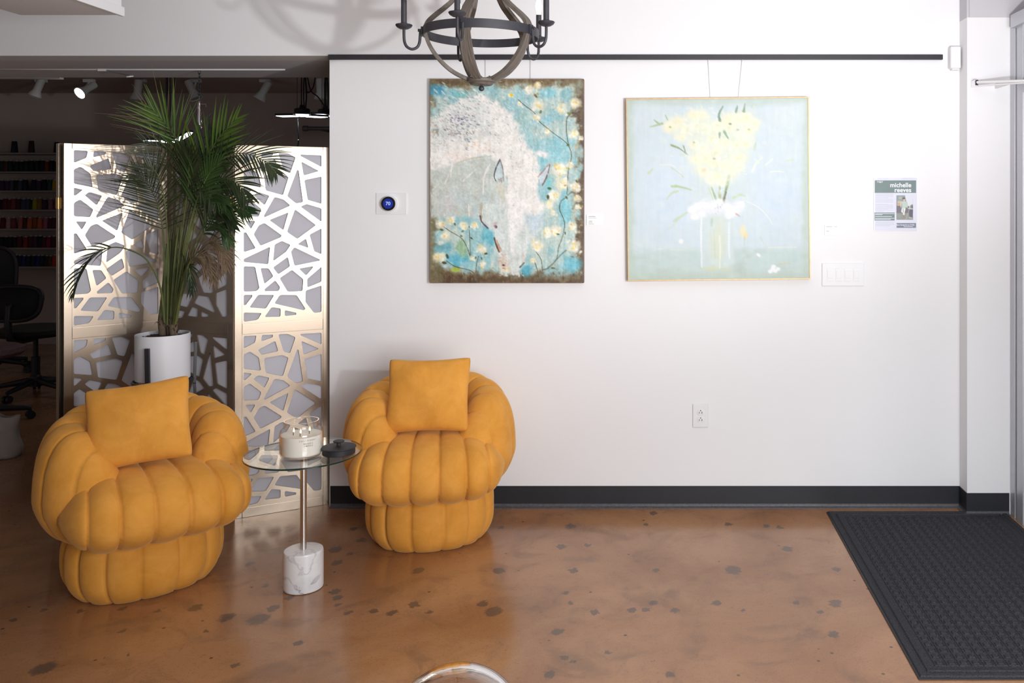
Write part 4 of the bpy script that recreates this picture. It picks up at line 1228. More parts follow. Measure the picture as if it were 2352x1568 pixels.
# ------------------------------------------------------------------ clear dome at the foot of the picture
D0 = 1.80
ap = P(1047, 1540, D0); R_ = 182 / FPX * D0 * .93
M_dome = glassmat('clear_dome', (.97, .97, .98, 1), .0, 1.49)
zc = ap.z - R_
prof = [(R_ * math.sin(a), zc + R_ * math.cos(a)) for a in [PI / 2 * k / 20 for k in range(21)]]
tw = .012
inn = [((R_ - tw) * math.sin(a), zc + (R_ - tw) * math.cos(a)) for a in [PI / 2 * k / 20 for k in range(21)]]
full = prof + [(R_, .001), (R_ - tw, .001)] + list(reversed(inn))
bm = BM(); lathe(bm, full, 64, T3(ap.x, D0, 0))
tag(obj('glass_dome', bm, M_dome, None, 50), 'rounded top of a clear glossy dome at the bottom edge', 'dome')

# ------------------------------------------------------------------ entrance mat
def mat_mat():
    m, nt, b = newmat('charcoal_mat_pile'); L = nt.links.new
    tc = nt.nodes.new('ShaderNodeTexCoord')
    n = nt.nodes.new('ShaderNodeTexNoise'); n.inputs['Scale'].default_value = 260; n.inputs['Detail'].default_value = 3; L(tc.outputs['Object'], n.inputs['Vector'])
    r = nt.nodes.new('ShaderNodeMapRange'); L(n.outputs['Fac'], r.inputs[0]); r.inputs[1].default_value = .3; r.inputs[2].default_value = .7
    mx = nt.nodes.new('ShaderNodeMix'); mx.data_type = 'RGBA'; mx.inputs['A'].default_value = (.022, .023, .028, 1); mx.inputs['B'].default_value = (.060, .061, .070, 1)
    L(r.outputs[0], mx.inputs['Factor']); L(mx.outputs['Result'], b.inputs['Base Color']); b.inputs['Roughness'].default_value = .95
    b.inputs['Specular IOR Level'].default_value = .2
    bp = nt.nodes.new('ShaderNodeBump'); bp.inputs['Strength'].default_value = .6; bp.inputs['Distance'].default_value = .003; L(n.outputs['Fac'], bp.inputs['Height']); L(bp.outputs['Normal'], b.inputs['Normal'])
    return m
M_mat = mat_mat()
dA = CH * FPX / (1177 - VY); dB = CH * FPX / (1562 - VY)
x0 = (1898 - VX) / FPX * dA; x1 = SX - .012
y1 = 4.32; y0 = 2.86
y1 = dA; y0 = dB
t = thing('floor_mat', 'charcoal waffle-patterned entrance mat on the brown concrete floor', 'floor mat', (x0, y0, 0))
Wm, Lm = x1 - x0, y1 - y0
bm = BM(); box(bm, 0, Wm, 0, Lm, 0, .005, bev=.002); obj('rubber_backing', bm, M_rubber, t, 40)
# border ridge
bm = BM()
for e0, e1 in ((.006, .030), (.038, .050)):
    hh = .0105
    prof = [(e0, .0049), (e0 + .004, hh), (e1 - .004, hh), (e1, .0049)]
    rings = [[bm.verts.new(p) for p in ((o, o, z), (Wm - o, o, z), (Wm - o, Lm - o, z), (o, Lm - o, z))] for o, z in prof]
    for a, c_ in zip(rings[:-1], rings[1:]):
        for i in range(4):
            j = (i + 1) % 4; bm.faces.new((a[i], a[j], c_[j], c_[i]))
bmesh.ops.recalc_face_normals(bm, faces=bm.faces[:])
obj('border', bm, M_mat, t, 40)
# raised waffle cells with grooves between
bm = BM()
px = .0405; py = .0405
nx = int((Wm - .11) / px); ny = int((Lm - .11) / py)
ox = (Wm - nx * px) / 2; oy = (Lm - ny * py) / 2
V4 = lambda a, b_, c_, d_, z: [bm.verts.new(p) for p in ((a, b_, z), (c_, b_, z), (c_, d_, z), (a, d_, z))]
g_ = bm.faces.new(V4(.006, .006, Wm - .006, Lm - .006, .0052))
for i in range(nx):
    for j in range(ny):
        a = ox + i * px; b_ = oy + j * py
        # low bar between cells
        r0 = V4(a + .001, b_ + .001, a + px - .001, b_ + py - .001, .0053)
        r1 = V4(a + .003, b_ + .003, a + px - .003, b_ + py - .003, .0085)
        r2 = V4(a + .0055, b_ + .0055, a + px - .0055, b_ + py - .0055, .0085)
        r3 = V4(a + .0075, b_ + .0075, a + px - .0075, b_ + py - .0075, .0060)
        r4 = V4(a + .0095, b_ + .0095, a + px - .0095, b_ + py - .0095, .0060)
        r5 = V4(a + .012, b_ + .012, a + px - .012, b_ + py - .012, .0100)
        rs = [r0, r1, r2, r3, r4, r5]
        for p_, q_ in zip(rs[:-1], rs[1:]):
            for k in range(4):
                l = (k + 1) % 4; bm.faces.new((p_[k], p_[l], q_[l], q_[k]))
        bm.faces.new(r5)
obj('waffle_pile', bm, M_mat, t)
# ------------------------------------------------------------------ folding screen with a cut-out lattice
def goldmat():
    m, nt, b = newmat('champagne_gold'); L = nt.links.new
    tc = nt.nodes.new('ShaderNodeTexCoord')
    mp = nt.nodes.new('ShaderNodeMapping'); mp.inputs['Scale'].default_value = (4, 4, 90); L(tc.outputs['Object'], mp.inputs['Vector'])
    n = nt.nodes.new('ShaderNodeTexNoise'); n.inputs['Scale'].default_value = 3; n.inputs['Detail'].default_value = 5; L(mp.outputs['Vector'], n.inputs['Vector'])
    mx = nt.nodes.new('ShaderNodeMix'); mx.data_type = 'RGBA'; mx.inputs['A'].default_value = (.335, .270, .212, 1); mx.inputs['B'].default_value = (.40, .325, .255, 1)
    L(n.outputs['Fac'], mx.inputs['Factor']); L(mx.outputs['Result'], b.inputs['Base Color'])
    b.inputs['Metallic'].default_value = .88; b.inputs['Roughness'].default_value = .25
    return m
M_gold = goldmat()
M_fabric = mat('pale_grey_screen_cloth', (.56, .56, .62, 1), .9, var=.05, scale=14)
M_brass = mat('brass_hinge', (.62, .42, .16, 1), .25, metal=1.0, var=.1)
PWID, PHT = .437, 1.80
STILE, TRAIL, MRAIL, BRAIL = .033, .024, .052, .045
LAT = [
 [(92,66),(196,70),(184,128),(92,170)], [(240,68),(332,72),(330,94),(234,122)], [(376,72),(455,74),(522,108),(475,242),(420,222)], [(564,82),(745,84),(745,187),(564,94)],
 [(570,142),(724,222),(590,262)], [(350,125),(376,216),(235,235),(208,192)], [(92,222),(140,200),(215,255),(232,368),(92,340)], [(257,266),(405,250),(462,278),(415,432),(272,392)],
 [(535,213),(548,220),(585,492),(525,502),(450,440)], [(596,300),(745,268),(745,508),(624,472)], [(92,370),(160,388),(105,435),(92,435)], [(170,432),(210,405),(303,435),(262,517)],
 [(92,495),(138,466),(237,550),(212,614),(92,604)], [(345,446),(420,468),(478,520),(262,618),(256,605)], [(563,530),(615,506),(745,545),(745,664)], [(104,644),(188,648),(150,716)],
 [(300,642),(462,577),(418,730)], [(516,552),(698,690),(535,807),(448,745)], [(172,760),(215,685),(260,665),(404,772),(396,790),(228,858)], [(92,743),(112,743),(190,878),(92,908)],
 [(640,772),(745,718),(745,945),(682,918)], [(345,850),(405,820),(480,856),(440,915),(333,990)], [(538,852),(610,804),(632,887)], [(92,965),(308,867),(292,1016),(92,990)],
 [(510,877),(732,990),(726,1000),(512,1036),(482,915)], [(92,1025),(185,1032),(220,1215),(195,1238),(92,1238)], [(228,1046),(295,1050),(336,1120),(260,1180)], [(332,1045),(455,958),(474,1040),(375,1104)],
 [(387,1138),(490,1070),(588,1155),(580,1256),(455,1256)], [(550,1062),(670,1045),(670,1058),(610,1124)], [(620,1155),(745,1052),(745,1182),(622,1227)], [(262,1226),(350,1154),(392,1215),(378,1246),(264,1242)],
 [(92,1265),(162,1268),(162,1282),(108,1350),(92,1350)], [(210,1270),(342,1278),(272,1390),(138,1372)], [(343,1350),(390,1280),(530,1288),(606,1410),(590,1422)], [(608,1254),(745,1215),(745,1446),(680,1450),(606,1352)],
 [(92,1412),(240,1425),(205,1480),(92,1490)], [(262,1460),(320,1380),(396,1395),(394,1466)], [(430,1412),(527,1440),(527,1457),(430,1462)]]

def rounded(poly, r, n=3):
    out = []
    L = len(poly)
    for i in range(L):
        p0, p1, p2 = Vector(poly[i - 1]), Vector(poly[i]), Vector(poly[(i + 1) % L])
        a = p0 - p1; b = p2 - p1
        k = min(r, a.length * .4, b.length * .4)
        s = p1 + a.normalized() * k; e = p1 + b.normalized() * k
        for j in range(n + 1):
            t = j / n
            out.append(s * (1 - t) ** 2 + p1 * 2 * t * (1 - t) + e * t * t)
    return out

def lattice_mesh(w, h, th):
    """board w x h with the traced openings (x across, z up), thickness th"""
    cu = bpy.data.curves.new('lattice', 'CURVE'); cu.dimensions = '2D'; cu.fill_mode = 'BOTH'; cu.extrude = th / 2
    def spl(pts):
        s = cu.splines.new('POLY'); s.points.add(len(pts) - 1); s.use_cyclic_u = True
        for k, p in enumerate(pts): s.points[k].co = (p[0], p[1], 0, 1)
    spl([(0, 0), (w, 0), (w, h), (0, h)])
    for poly in LAT:
        pts = []
        for x, y in poly:
            u = (x - 79) / (758 - 79); v = (y - 54) / (1506 - 54)
            pts.append((u * w, (1 - v) * h))
        spl(rounded(pts, .008))
    o = bpy.data.objects.new('lattice', cu); COL.objects.link(o)
    dg = bpy.context.evaluated_depsgraph_get()
    me = bpy.data.meshes.new_from_object(o.evaluated_get(dg))
    bpy.data.objects.remove(o, do_unlink=True)
    me.transform(Matrix.Rotation(PI / 2, 4, 'X'))
    return me

scr = thing('folding_screen', 'champagne gold folding screen with cut-out lattice panels and grey cloth backing', 'screen', (-2.2, 4.35, 0))
S0 = Vector((-2.2, 4.35, 0))
MZ0 = BRAIL; LH = (PHT - TRAIL - MRAIL - BRAIL) / 2
M_dark_edge = M_gold
lat_me = lattice_mesh(PWID - 2 * STILE, LH, .006)
def screen_panel(a, b):
    """a: left foot, b: right foot of a panel as the lens sees it"""
    a = Vector((a[0], a[1], 0)) - S0; b = Vector((b[0], b[1], 0)) - S0
    rz = math.atan2(b.y - a.y, b.x - a.x)
    bm = BM(); t = .011; W_ = PWID
    box(bm, 0, STILE, -t, t, 0, PHT, bev=.0015); box(bm, W_ - STILE, W_, -t, t, 0, PHT, bev=.0015)
    box(bm, STILE, W_ - STILE, -t, t, PHT - TRAIL, PHT, bev=.0015); box(bm, STILE, W_ - STILE, -t, t, 0, BRAIL, bev=.0015)
    box(bm, STILE, W_ - STILE, -t, t, BRAIL + LH, BRAIL + LH + MRAIL, bev=.0015)
    p = obj('panel', bm, M_gold, scr, 30); p.location = a; p.rotation_euler = (0, 0, rz)
    for z in (BRAIL, BRAIL + LH + MRAIL):
        o = obj('lattice', lat_me, M_gold, p); o.location = (STILE, -.006, z)
    bm = BM(); box(bm, STILE, W_ - STILE, .001, .003, BRAIL, PHT - TRAIL)
    obj('cloth_backing', bm, M_fabric, p)
    return p
A1, B1 = (-2.752, 4.165), (-2.430, 4.462)
A3 = (-2.018, 4.300)
A3 = (-2.018, 4.302); B3 = (-1.636, 4.515)
screen_panel(A1, B1)
d2 = (Vector(A3) - Vector(B1)); 
screen_panel((B1[0] + .012, B1[1] - .002), (A3[0] - .018, A3[1] + .004))
screen_panel(A3, B3)
# panel folded back behind the left one, seen edge-on
d0_ = Vector((.33, .29)).normalized()
screen_panel((A1[0] - .036, A1[1] + .012), (A1[0] - .036 + PWID * math.cos(math.radians(62)), A1[1] + .012 + PWID * math.sin(math.radians(62))))
for (hx, hy) in ((A1[0] - .012, A1[1] - .006), (A3[0] - .010, A3[1] - .008)):
    for hz in (1.52, .30):
        bm = BM()
        box(bm, -.013, -.002, -.004, .002, -.026, .026, bev=.0006); box(bm, .002, .013, -.004, .002, -.026, .026, bev=.0006)
        cyl(bm, (0, -.005, -.026), (0, -.005, .026), .0036, 12)
        for sx in (-.008, .008):
            for sz in (-.02, .02): cyl(bm, (sx, -.0042, sz), (sx, -.0052, sz), .0028, 8)
        o = obj('hinge', bm, M_brass, scr, 30); o.location = Vector((hx, hy - .006, hz)) - S0

# ------------------------------------------------------------------ plant stand and potted palm
PC = P(374, 766, 4.12); PR = .114
PXc, PYc = PC.x, 4.12
POTB, POTT = .709, .919
st = thing('plant_stand', 'black metal plant stand holding the white palm pot behind the chair', 'plant stand', (PXc, PYc, 0))
bm = BM()
ringp = [(math.cos(2 * PI * k / 48) * (PR + .008), math.sin(2 * PI * k / 48) * (PR + .008), POTB - .008) for k in range(48)]
tube(bm, ringp, .007, 8, closed=True)
for ang in (20, 110): 
    a = math.radians(ang); box(bm, -PR - .006, PR + .006, -.008, .008, POTB - .012, POTB - .002, Matrix.Rotation(a, 4, 'Z'))
obj('ring', bm, M_blackmetal, st, 40)
for ang in (-88, 32, 152):
    a = math.radians(ang)
    bm = BM()
    def bar(p0, p1, w=.0095, th=.006):
        p0 = Vector(p0); p1 = Vector(p1); d = (p1 - p0).normalized()
        s = Vector((0, 1, 0)); n = d.cross(s)
        vs = [bm.verts.new(p + s * sy * w + n * sn * th) for p in (p0, p1) for sy, sn in ((-1, -1), (1, -1), (1, 1), (-1, 1))]
        for f in ((0, 1, 2, 3), (7, 6, 5, 4), (0, 4, 5, 1), (1, 5, 6, 2), (2, 6, 7, 3), (3, 7, 4, 0)): bm.faces.new([vs[k] for k in f])
    bar((PR + .016, 0, POTB - .035), (PR + .022, 0, POTT - .048)); bar((PR + .050, 0, 0), (PR + .016, 0, POTB - .030))
    bmesh.ops.recalc_face_normals(bm, faces=bm.faces[:])
    bmesh.ops.transform(bm, matrix=Matrix.Rotation(a, 4, 'Z'), verts=bm.verts[:])
    obj('leg', bm, M_blackmetal, st)

M_pot = mat('matte_white_pot', (.72, .735, .78, 1), .45, var=.01)
M_soil = mat('dark_potting_soil', (.045, .026, .018, 1), .95, var=.6, scale=60, bump=1.0, bscale=90)
def leafmat(name, c0, c1, rough=.42):
    m, nt, b = newmat(name); L = nt.links.new
    tc = nt.nodes.new('ShaderNodeTexCoord'); n = nt.nodes.new('ShaderNodeTexNoise'); n.inputs['Scale'].default_value = 9; n.inputs['Detail'].default_value = 3
    L(tc.outputs['Object'], n.inputs['Vector'])
    r = nt.nodes.new('ShaderNodeMapRange'); L(n.outputs['Fac'], r.inputs[0]); r.inputs[1].default_value = .35; r.inputs[2].default_value = .65
    mx = nt.nodes.new('ShaderNodeMix'); mx.data_type = 'RGBA'; mx.inputs['A'].default_value = c0; mx.inputs['B'].default_value = c1
    L(r.outputs[0], mx.inputs['Factor']); L(mx.outputs['Result'], b.inputs['Base Color']); b.inputs['Roughness'].default_value = rough
    return m
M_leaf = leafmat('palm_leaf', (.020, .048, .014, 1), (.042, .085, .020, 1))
M_leafl = leafmat('palm_leaf_lit', (.050, .105, .012, 1), (.085, .15, .022, 1))  # lighter copy of the leaf green, painting in light on the upper fans
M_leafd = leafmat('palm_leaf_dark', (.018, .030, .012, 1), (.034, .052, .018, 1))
M_leafb = leafmat('palm_leaf_dry', (.13, .085, .050, 1), (.20, .135, .085, 1), .7)
M_stem = leafmat('palm_stem', (.060, .085, .022, 1), (.12, .14, .045, 1), .5)
M_bark = leafmat('palm_sheath', (.075, .050, .032, 1), (.14, .10, .065, 1), .8)

pl = thing('potted_palm', 'tall areca palm in a plain white pot in front of the gold screen', 'potted plant', (PXc, PYc, POTB))
O = Vector((PXc, PYc, POTB))
h = POTT - POTB
bm = BM(); lathe(bm, [(0, 0), (PR - .004, 0), (PR, .004), (PR, h - .002), (PR - .001, h), (PR - .005, h), (PR - .006, h - .002), (PR - .006, .008), (0, .008)], 72); obj('pot', bm, M_pot, pl, 40)
rs = random.Random(4)
bm = BM(); lathe(bm, [(0, .15), (PR - .0065, .15), (PR - .0065, h - .024), (PR * .6, h - .015), (PR * .3, h - .008), (0, h - .006)], 48)
for k in range(110):
    a = rs.random() * 6.28; r = (PR - .016) * math.sqrt(rs.random()); q = .003 + rs.random() * .006
    sphere(bm, (r * math.cos(a), r * math.sin(a), h - .018 + (1 - r / PR) * .010), q, 6, 4, (1, 1, .7))
obj('soil', bm, M_soil, pl, True)

def blade(bm, p, d, n, ln, w, droop, rng):
    """one narrow folded leaflet starting at p in direction d, surface normal n"""
    K = 5
    side = d.cross(n).normalized()
    prev = None
    pos = p.copy(); dd = d.copy()
    for k in range(K + 1):
        t = k / K
        ww = w * (math.sin(PI * min(1, .12 + t * .9)) ** .8) * (1 - .55 * t) if k < K else .0003
        nn = side.cross(dd).normalized()
        c = bm.verts.new(pos - nn * ww * .25); l = bm.verts.new(pos + side * ww); r = bm.verts.new(pos - side * ww)
        if prev:
            bm.faces.new((prev[0], prev[1], l, c)); bm.faces.new((prev[2], prev[0], c, r))
        prev = (c, l, r)
        dd = (dd + Vector((0, 0, -droop * (.3 + t)))).normalized()
        pos = pos + dd * ln / K

def frond(pts, m, start, n, ln, w, spread=.9, droop=.08, flat=(0, -1, 0), seed=0, onesided=0, stem=None, rad=.0045, tipk=.45):
    """pts: (px, py, depth) along stalk and midrib; leaflets from fraction `start` on"""
    rng = random.Random(seed)
    W_ = [P(*p) - O for p in pts]
    q = catmull(W_, 10)
    T, N = frames(q)
    bm = BM()
    rr = [rad * (1 - .75 * k / (len(q) - 1)) for k in range(len(q))]
    tube(bm, q, rr, 7, mi=0)
    fl = Vector(flat).normalized()
    Ls = len(q) - 1
    for k in range(n):
        f = start + (1 - start) * (k + .5) / n
        i = min(int(f * Ls), Ls - 1); t = f * Ls - i
        pos = q[i].lerp(q[i + 1], t); d = T[i].lerp(T[i + 1], t).normalized()
        nrm = (fl - d * fl.dot(d))
        nrm = nrm.normalized() if nrm.length > .05 else N[i]
        side = d.cross(nrm).normalized()
        g = (k + .5) / n
        L_ = ln * (.55 + .45 * math.sin(PI * min(1, .15 + g * .9))) * (1 - tipk * g * g) * (.85 + .3 * rng.random())
        sp = spread * (1 - .55 * g)
        for sg in ((-1, 1) if not onesided else (onesided,)):
            dv = (d * math.cos(sp) + side * sg * math.sin(sp) + nrm * (.10 + .22 * (rng.random() - .35))).normalized()
            dv = (dv + Vector((rng.random() - .5, rng.random() - .5, rng.random() - .5)) * .16).normalized()
            nb = len(bm.faces)
            blade(bm, pos, dv, nrm, L_, w * (.8 + .4 * rng.random()), droop * (.5 + rng.random()), rng)
            bm.faces.ensure_lookup_table()
            for fi in range(nb, len(bm.faces)): bm.faces[fi].material_index = 1
    o = obj('frond', bm, [stem or M_stem, m], pl)
    return o
B0 = (384, 752, 4.12)
F = [
 # upper left fan, lit green
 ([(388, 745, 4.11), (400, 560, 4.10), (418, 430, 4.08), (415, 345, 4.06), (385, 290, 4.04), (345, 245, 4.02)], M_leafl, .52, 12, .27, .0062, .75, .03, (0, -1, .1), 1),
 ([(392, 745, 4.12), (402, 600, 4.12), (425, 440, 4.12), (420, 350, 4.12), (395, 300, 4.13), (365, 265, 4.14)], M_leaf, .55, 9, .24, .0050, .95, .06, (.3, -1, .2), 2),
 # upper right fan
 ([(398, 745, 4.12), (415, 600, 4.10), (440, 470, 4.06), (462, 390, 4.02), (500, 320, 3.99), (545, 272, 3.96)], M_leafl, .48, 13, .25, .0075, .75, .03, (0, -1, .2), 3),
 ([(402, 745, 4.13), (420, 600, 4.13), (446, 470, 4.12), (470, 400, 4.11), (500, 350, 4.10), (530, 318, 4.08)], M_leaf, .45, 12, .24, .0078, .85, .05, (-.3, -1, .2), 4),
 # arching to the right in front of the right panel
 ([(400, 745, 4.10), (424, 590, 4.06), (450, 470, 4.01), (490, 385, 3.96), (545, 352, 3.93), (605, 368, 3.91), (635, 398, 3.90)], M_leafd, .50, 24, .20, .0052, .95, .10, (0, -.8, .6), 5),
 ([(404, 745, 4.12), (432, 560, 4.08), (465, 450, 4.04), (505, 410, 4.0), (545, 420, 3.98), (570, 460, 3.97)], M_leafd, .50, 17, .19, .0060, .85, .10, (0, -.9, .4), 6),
 ([(400, 745, 4.12), (430, 600, 4.09), (455, 500, 4.05), (490, 470, 4.01), (535, 470, 3.99), (575, 490, 3.98)], M_leaf, .5, 15, .17, .0068, .8, .08, (0, -.9, .4), 7),
 # upright middle
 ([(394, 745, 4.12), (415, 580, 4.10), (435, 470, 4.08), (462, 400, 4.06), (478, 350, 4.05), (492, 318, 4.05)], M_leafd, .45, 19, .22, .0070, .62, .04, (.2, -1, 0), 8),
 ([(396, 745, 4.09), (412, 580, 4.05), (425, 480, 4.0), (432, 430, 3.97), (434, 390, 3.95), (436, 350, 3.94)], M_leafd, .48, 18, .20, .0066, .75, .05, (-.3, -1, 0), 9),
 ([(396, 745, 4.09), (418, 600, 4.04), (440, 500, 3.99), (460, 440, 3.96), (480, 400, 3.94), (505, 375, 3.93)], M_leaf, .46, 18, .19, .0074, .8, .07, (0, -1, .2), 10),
 # left feather in front of the left panel
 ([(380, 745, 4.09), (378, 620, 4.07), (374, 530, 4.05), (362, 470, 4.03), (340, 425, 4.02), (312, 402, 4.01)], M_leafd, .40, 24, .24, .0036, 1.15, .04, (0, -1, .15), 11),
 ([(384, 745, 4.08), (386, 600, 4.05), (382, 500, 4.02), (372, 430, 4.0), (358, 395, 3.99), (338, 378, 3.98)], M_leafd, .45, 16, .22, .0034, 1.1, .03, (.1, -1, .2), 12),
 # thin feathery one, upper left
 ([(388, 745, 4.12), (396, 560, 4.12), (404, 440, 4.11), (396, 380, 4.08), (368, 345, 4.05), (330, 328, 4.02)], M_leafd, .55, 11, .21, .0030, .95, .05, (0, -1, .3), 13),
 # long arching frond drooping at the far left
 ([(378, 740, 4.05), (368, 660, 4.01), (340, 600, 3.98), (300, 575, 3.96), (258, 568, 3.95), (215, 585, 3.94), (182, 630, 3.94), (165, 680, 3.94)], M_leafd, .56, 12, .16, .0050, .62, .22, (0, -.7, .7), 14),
 # drooping green, right of the trunk
 ([(404, 745, 4.10), (424, 650, 4.06), (450, 570, 4.03), (478, 522, 4.0), (505, 520, 3.99), (525, 555, 3.99)], M_leaf, .50, 14, .15, .0080, .7, .18, (0, -.8, .5), 15),
 # dry fronds hanging
 ([(402, 745, 4.08), (420, 660, 4.04), (445, 590, 4.01), (470, 575, 3.99), (488, 605, 3.99), (492, 645, 3.99)], M_leafb, .45, 17, .15, .0046, .6, .26, (0, -.8, .5), 16),
 ([(402, 745, 4.06), (416, 670, 4.02), (432, 610, 3.99), (450, 590, 3.97), (468, 600, 3.97), (476, 630, 3.97)], M_leafb, .45, 14, .14, .0046, .75, .26, (.3, -.8, .5), 17),
 ([(398, 745, 4.07), (410, 680, 4.04), (424, 625, 4.01), (432, 610, 4.0), (438, 640, 3.99), (440, 670, 3.99)], M_leafd, .45, 8, .12, .0060, .55, .25, (0, -.8, .5), 18),
 ([(390, 745, 4.10), (405, 560, 4.06), (428, 450, 4.02), (450, 405, 3.99), (482, 430, 3.97), (500, 470, 3.96)], M_leafd, .50, 17, .18, .0066, .9, .1, (0, -1, .3), 19),
 ([(390, 745, 4.12), (400, 560, 4.12), (416, 440, 4.11), (412, 350, 4.08), (382, 292, 4.05), (335, 252, 4.02)], M_leafb, .62, 8, .30, .0017, .85, .05, (0, -1, .2), 20),
 ([(400, 745, 4.11), (428, 620, 4.08), (456, 540, 4.05), (486, 495, 4.02), (515, 490, 4.0), (538, 520, 3.99)], M_leafd, .45, 18, .16, .0066, .8, .14, (0, -.9, .4), 21),
 ([(398, 745, 4.11), (422, 590, 4.07), (444, 510, 4.03), (464, 455, 4.0), (492, 440, 3.98), (516, 465, 3.97)], M_leaf, .45, 18, .17, .0062, .85, .10, (0, -.9, .4), 22),
 ([(396, 745, 4.12), (414, 560, 4.11), (432, 450, 4.10), (446, 400, 4.09), (470, 378, 4.08), (505, 385, 4.06)], M_leafd, .45, 20, .18, .0068, .85, .08, (0, -1, .2), 23),
 ([(400, 745, 4.09), (430, 640, 4.05), (462, 575, 4.02), (490, 555, 4.0), (512, 580, 3.99), (522, 615, 3.99)], M_leafb, .5, 14, .13, .0044, .65, .24, (0, -.8, .5), 24),
]
for pts, m, stt, n, ln, w, spd, dr, flat, sd in F:
    frond(pts, m, stt, n, ln, w, spd, dr, flat, sd)
# sheathed stem bases
for k, (x0, x1, r) in enumerate(((372, 380, .016), (384, 388, .017), (396, 402, .015), (389, 396, .014), (378, 386, .012), (402, 412, .010))):
    dz = 4.12 + .02 * math.sin(k * 2.1)
    q = [P(x0 + 2, 772, dz) - O, P(x0, 735, dz) - O, P((x0 + x1) / 2, 680, dz) - O, P(x1 + 4, 560 - 10 * k, dz - .02) - O]
    pts, rr = catmull(q, 8, [r, r * 1.05, r * .75, r * .35])
    bm = BM(); tube(bm, pts, rr, 12)
    rng = random.Random(k)
    for j in range(7):      # ragged fibres at the foot
        a = rng.random() * 6.28; p = pts[rng.randrange(2, 9)] + Vector((math.cos(a), math.sin(a), 0)) * r * .9
        tube(bm, [p, p + Vector((math.cos(a) * .012, math.sin(a) * .012, .014)), p + Vector((math.cos(a) * .026, math.sin(a) * .026, .018 - .02 * rng.random()))], [.0022, .0016, .0004], 5)
    for f in bm.faces:
        f.material_index = 0 if f.calc_center_median().z < h + .085 else 1
    obj('stem', bm, [M_bark, M_stem], pl, True)
# ------------------------------------------------------------------ orb chandelier
def woodmat():
    m, nt, b = newmat('weathered_wood'); L = nt.links.new
    tc = nt.nodes.new('ShaderNodeTexCoord'); mp = nt.nodes.new('ShaderNodeMapping'); mp.inputs['Scale'].default_value = (3, 90, 1); L(tc.outputs['UV'], mp.inputs['Vector'])
    n = nt.nodes.new('ShaderNodeTexNoise'); n.inputs['Scale'].default_value = 2.5; n.inputs['Detail'].default_value = 7; n.inputs['Roughness'].default_value = .7; L(mp.outputs['Vector'], n.inputs['Vector'])
    r = nt.nodes.new('ShaderNodeMapRange'); L(n.outputs['Fac'], r.inputs[0]); r.inputs[1].default_value = .3; r.inputs[2].default_value = .7
    mx = nt.nodes.new('ShaderNodeMix'); mx.data_type = 'RGBA'; mx.inputs['A'].default_value = (.042, .035, .029, 1); mx.inputs['B'].default_value = (.19, .16, .135, 1)
    L(r.outputs[0], mx.inputs['Factor']); L(mx.outputs['Result'], b.inputs['Base Color']); b.inputs['Roughness'].default_value = .6
    return m
M_wood = woodmat()
M_woodcap = mat('weathered_wood_cap', (.11, .092, .078, 1), .6, var=.45, scale=70)
M_iron = mat('dark_iron', (.030, .030, .038, 1), .5, var=.3, scale=40, bump=.1, bscale=300)
M_bulb = emat('flame_bulb', (1.0, .78, .52, 1), 5)
CXc, CYc = (1106 - VX) / FPX * 3.32, 3.32
RZ = CH + (VY - 77.5) / FPX * 3.32     # ring height
RR = .2075
ch = thing('chandelier', 'orb chandelier of weathered wood ribs and black iron with candle arms', 'chandelier', (CXc, CYc, RZ))
bm = BM()
lathe(bm, [(RR, -.016), (RR + .004, -.016), (RR + .004, .016), (RR, .016)], 96, closed=True)
ring = obj('iron_ring', bm, M_iron, ch, 40)
prof = [(.030, -.170), (.060, -.166), (.110, -.140), (.155, -.098), (.188, -.048), (.2035, .0), (.196, .032), (.170, .060), (.135, .090), (.104, .120), (.080, .160), (.064, .210), (.054, .270), (.048, .330)]
ANG = [24, 96, 168, 240, 312]
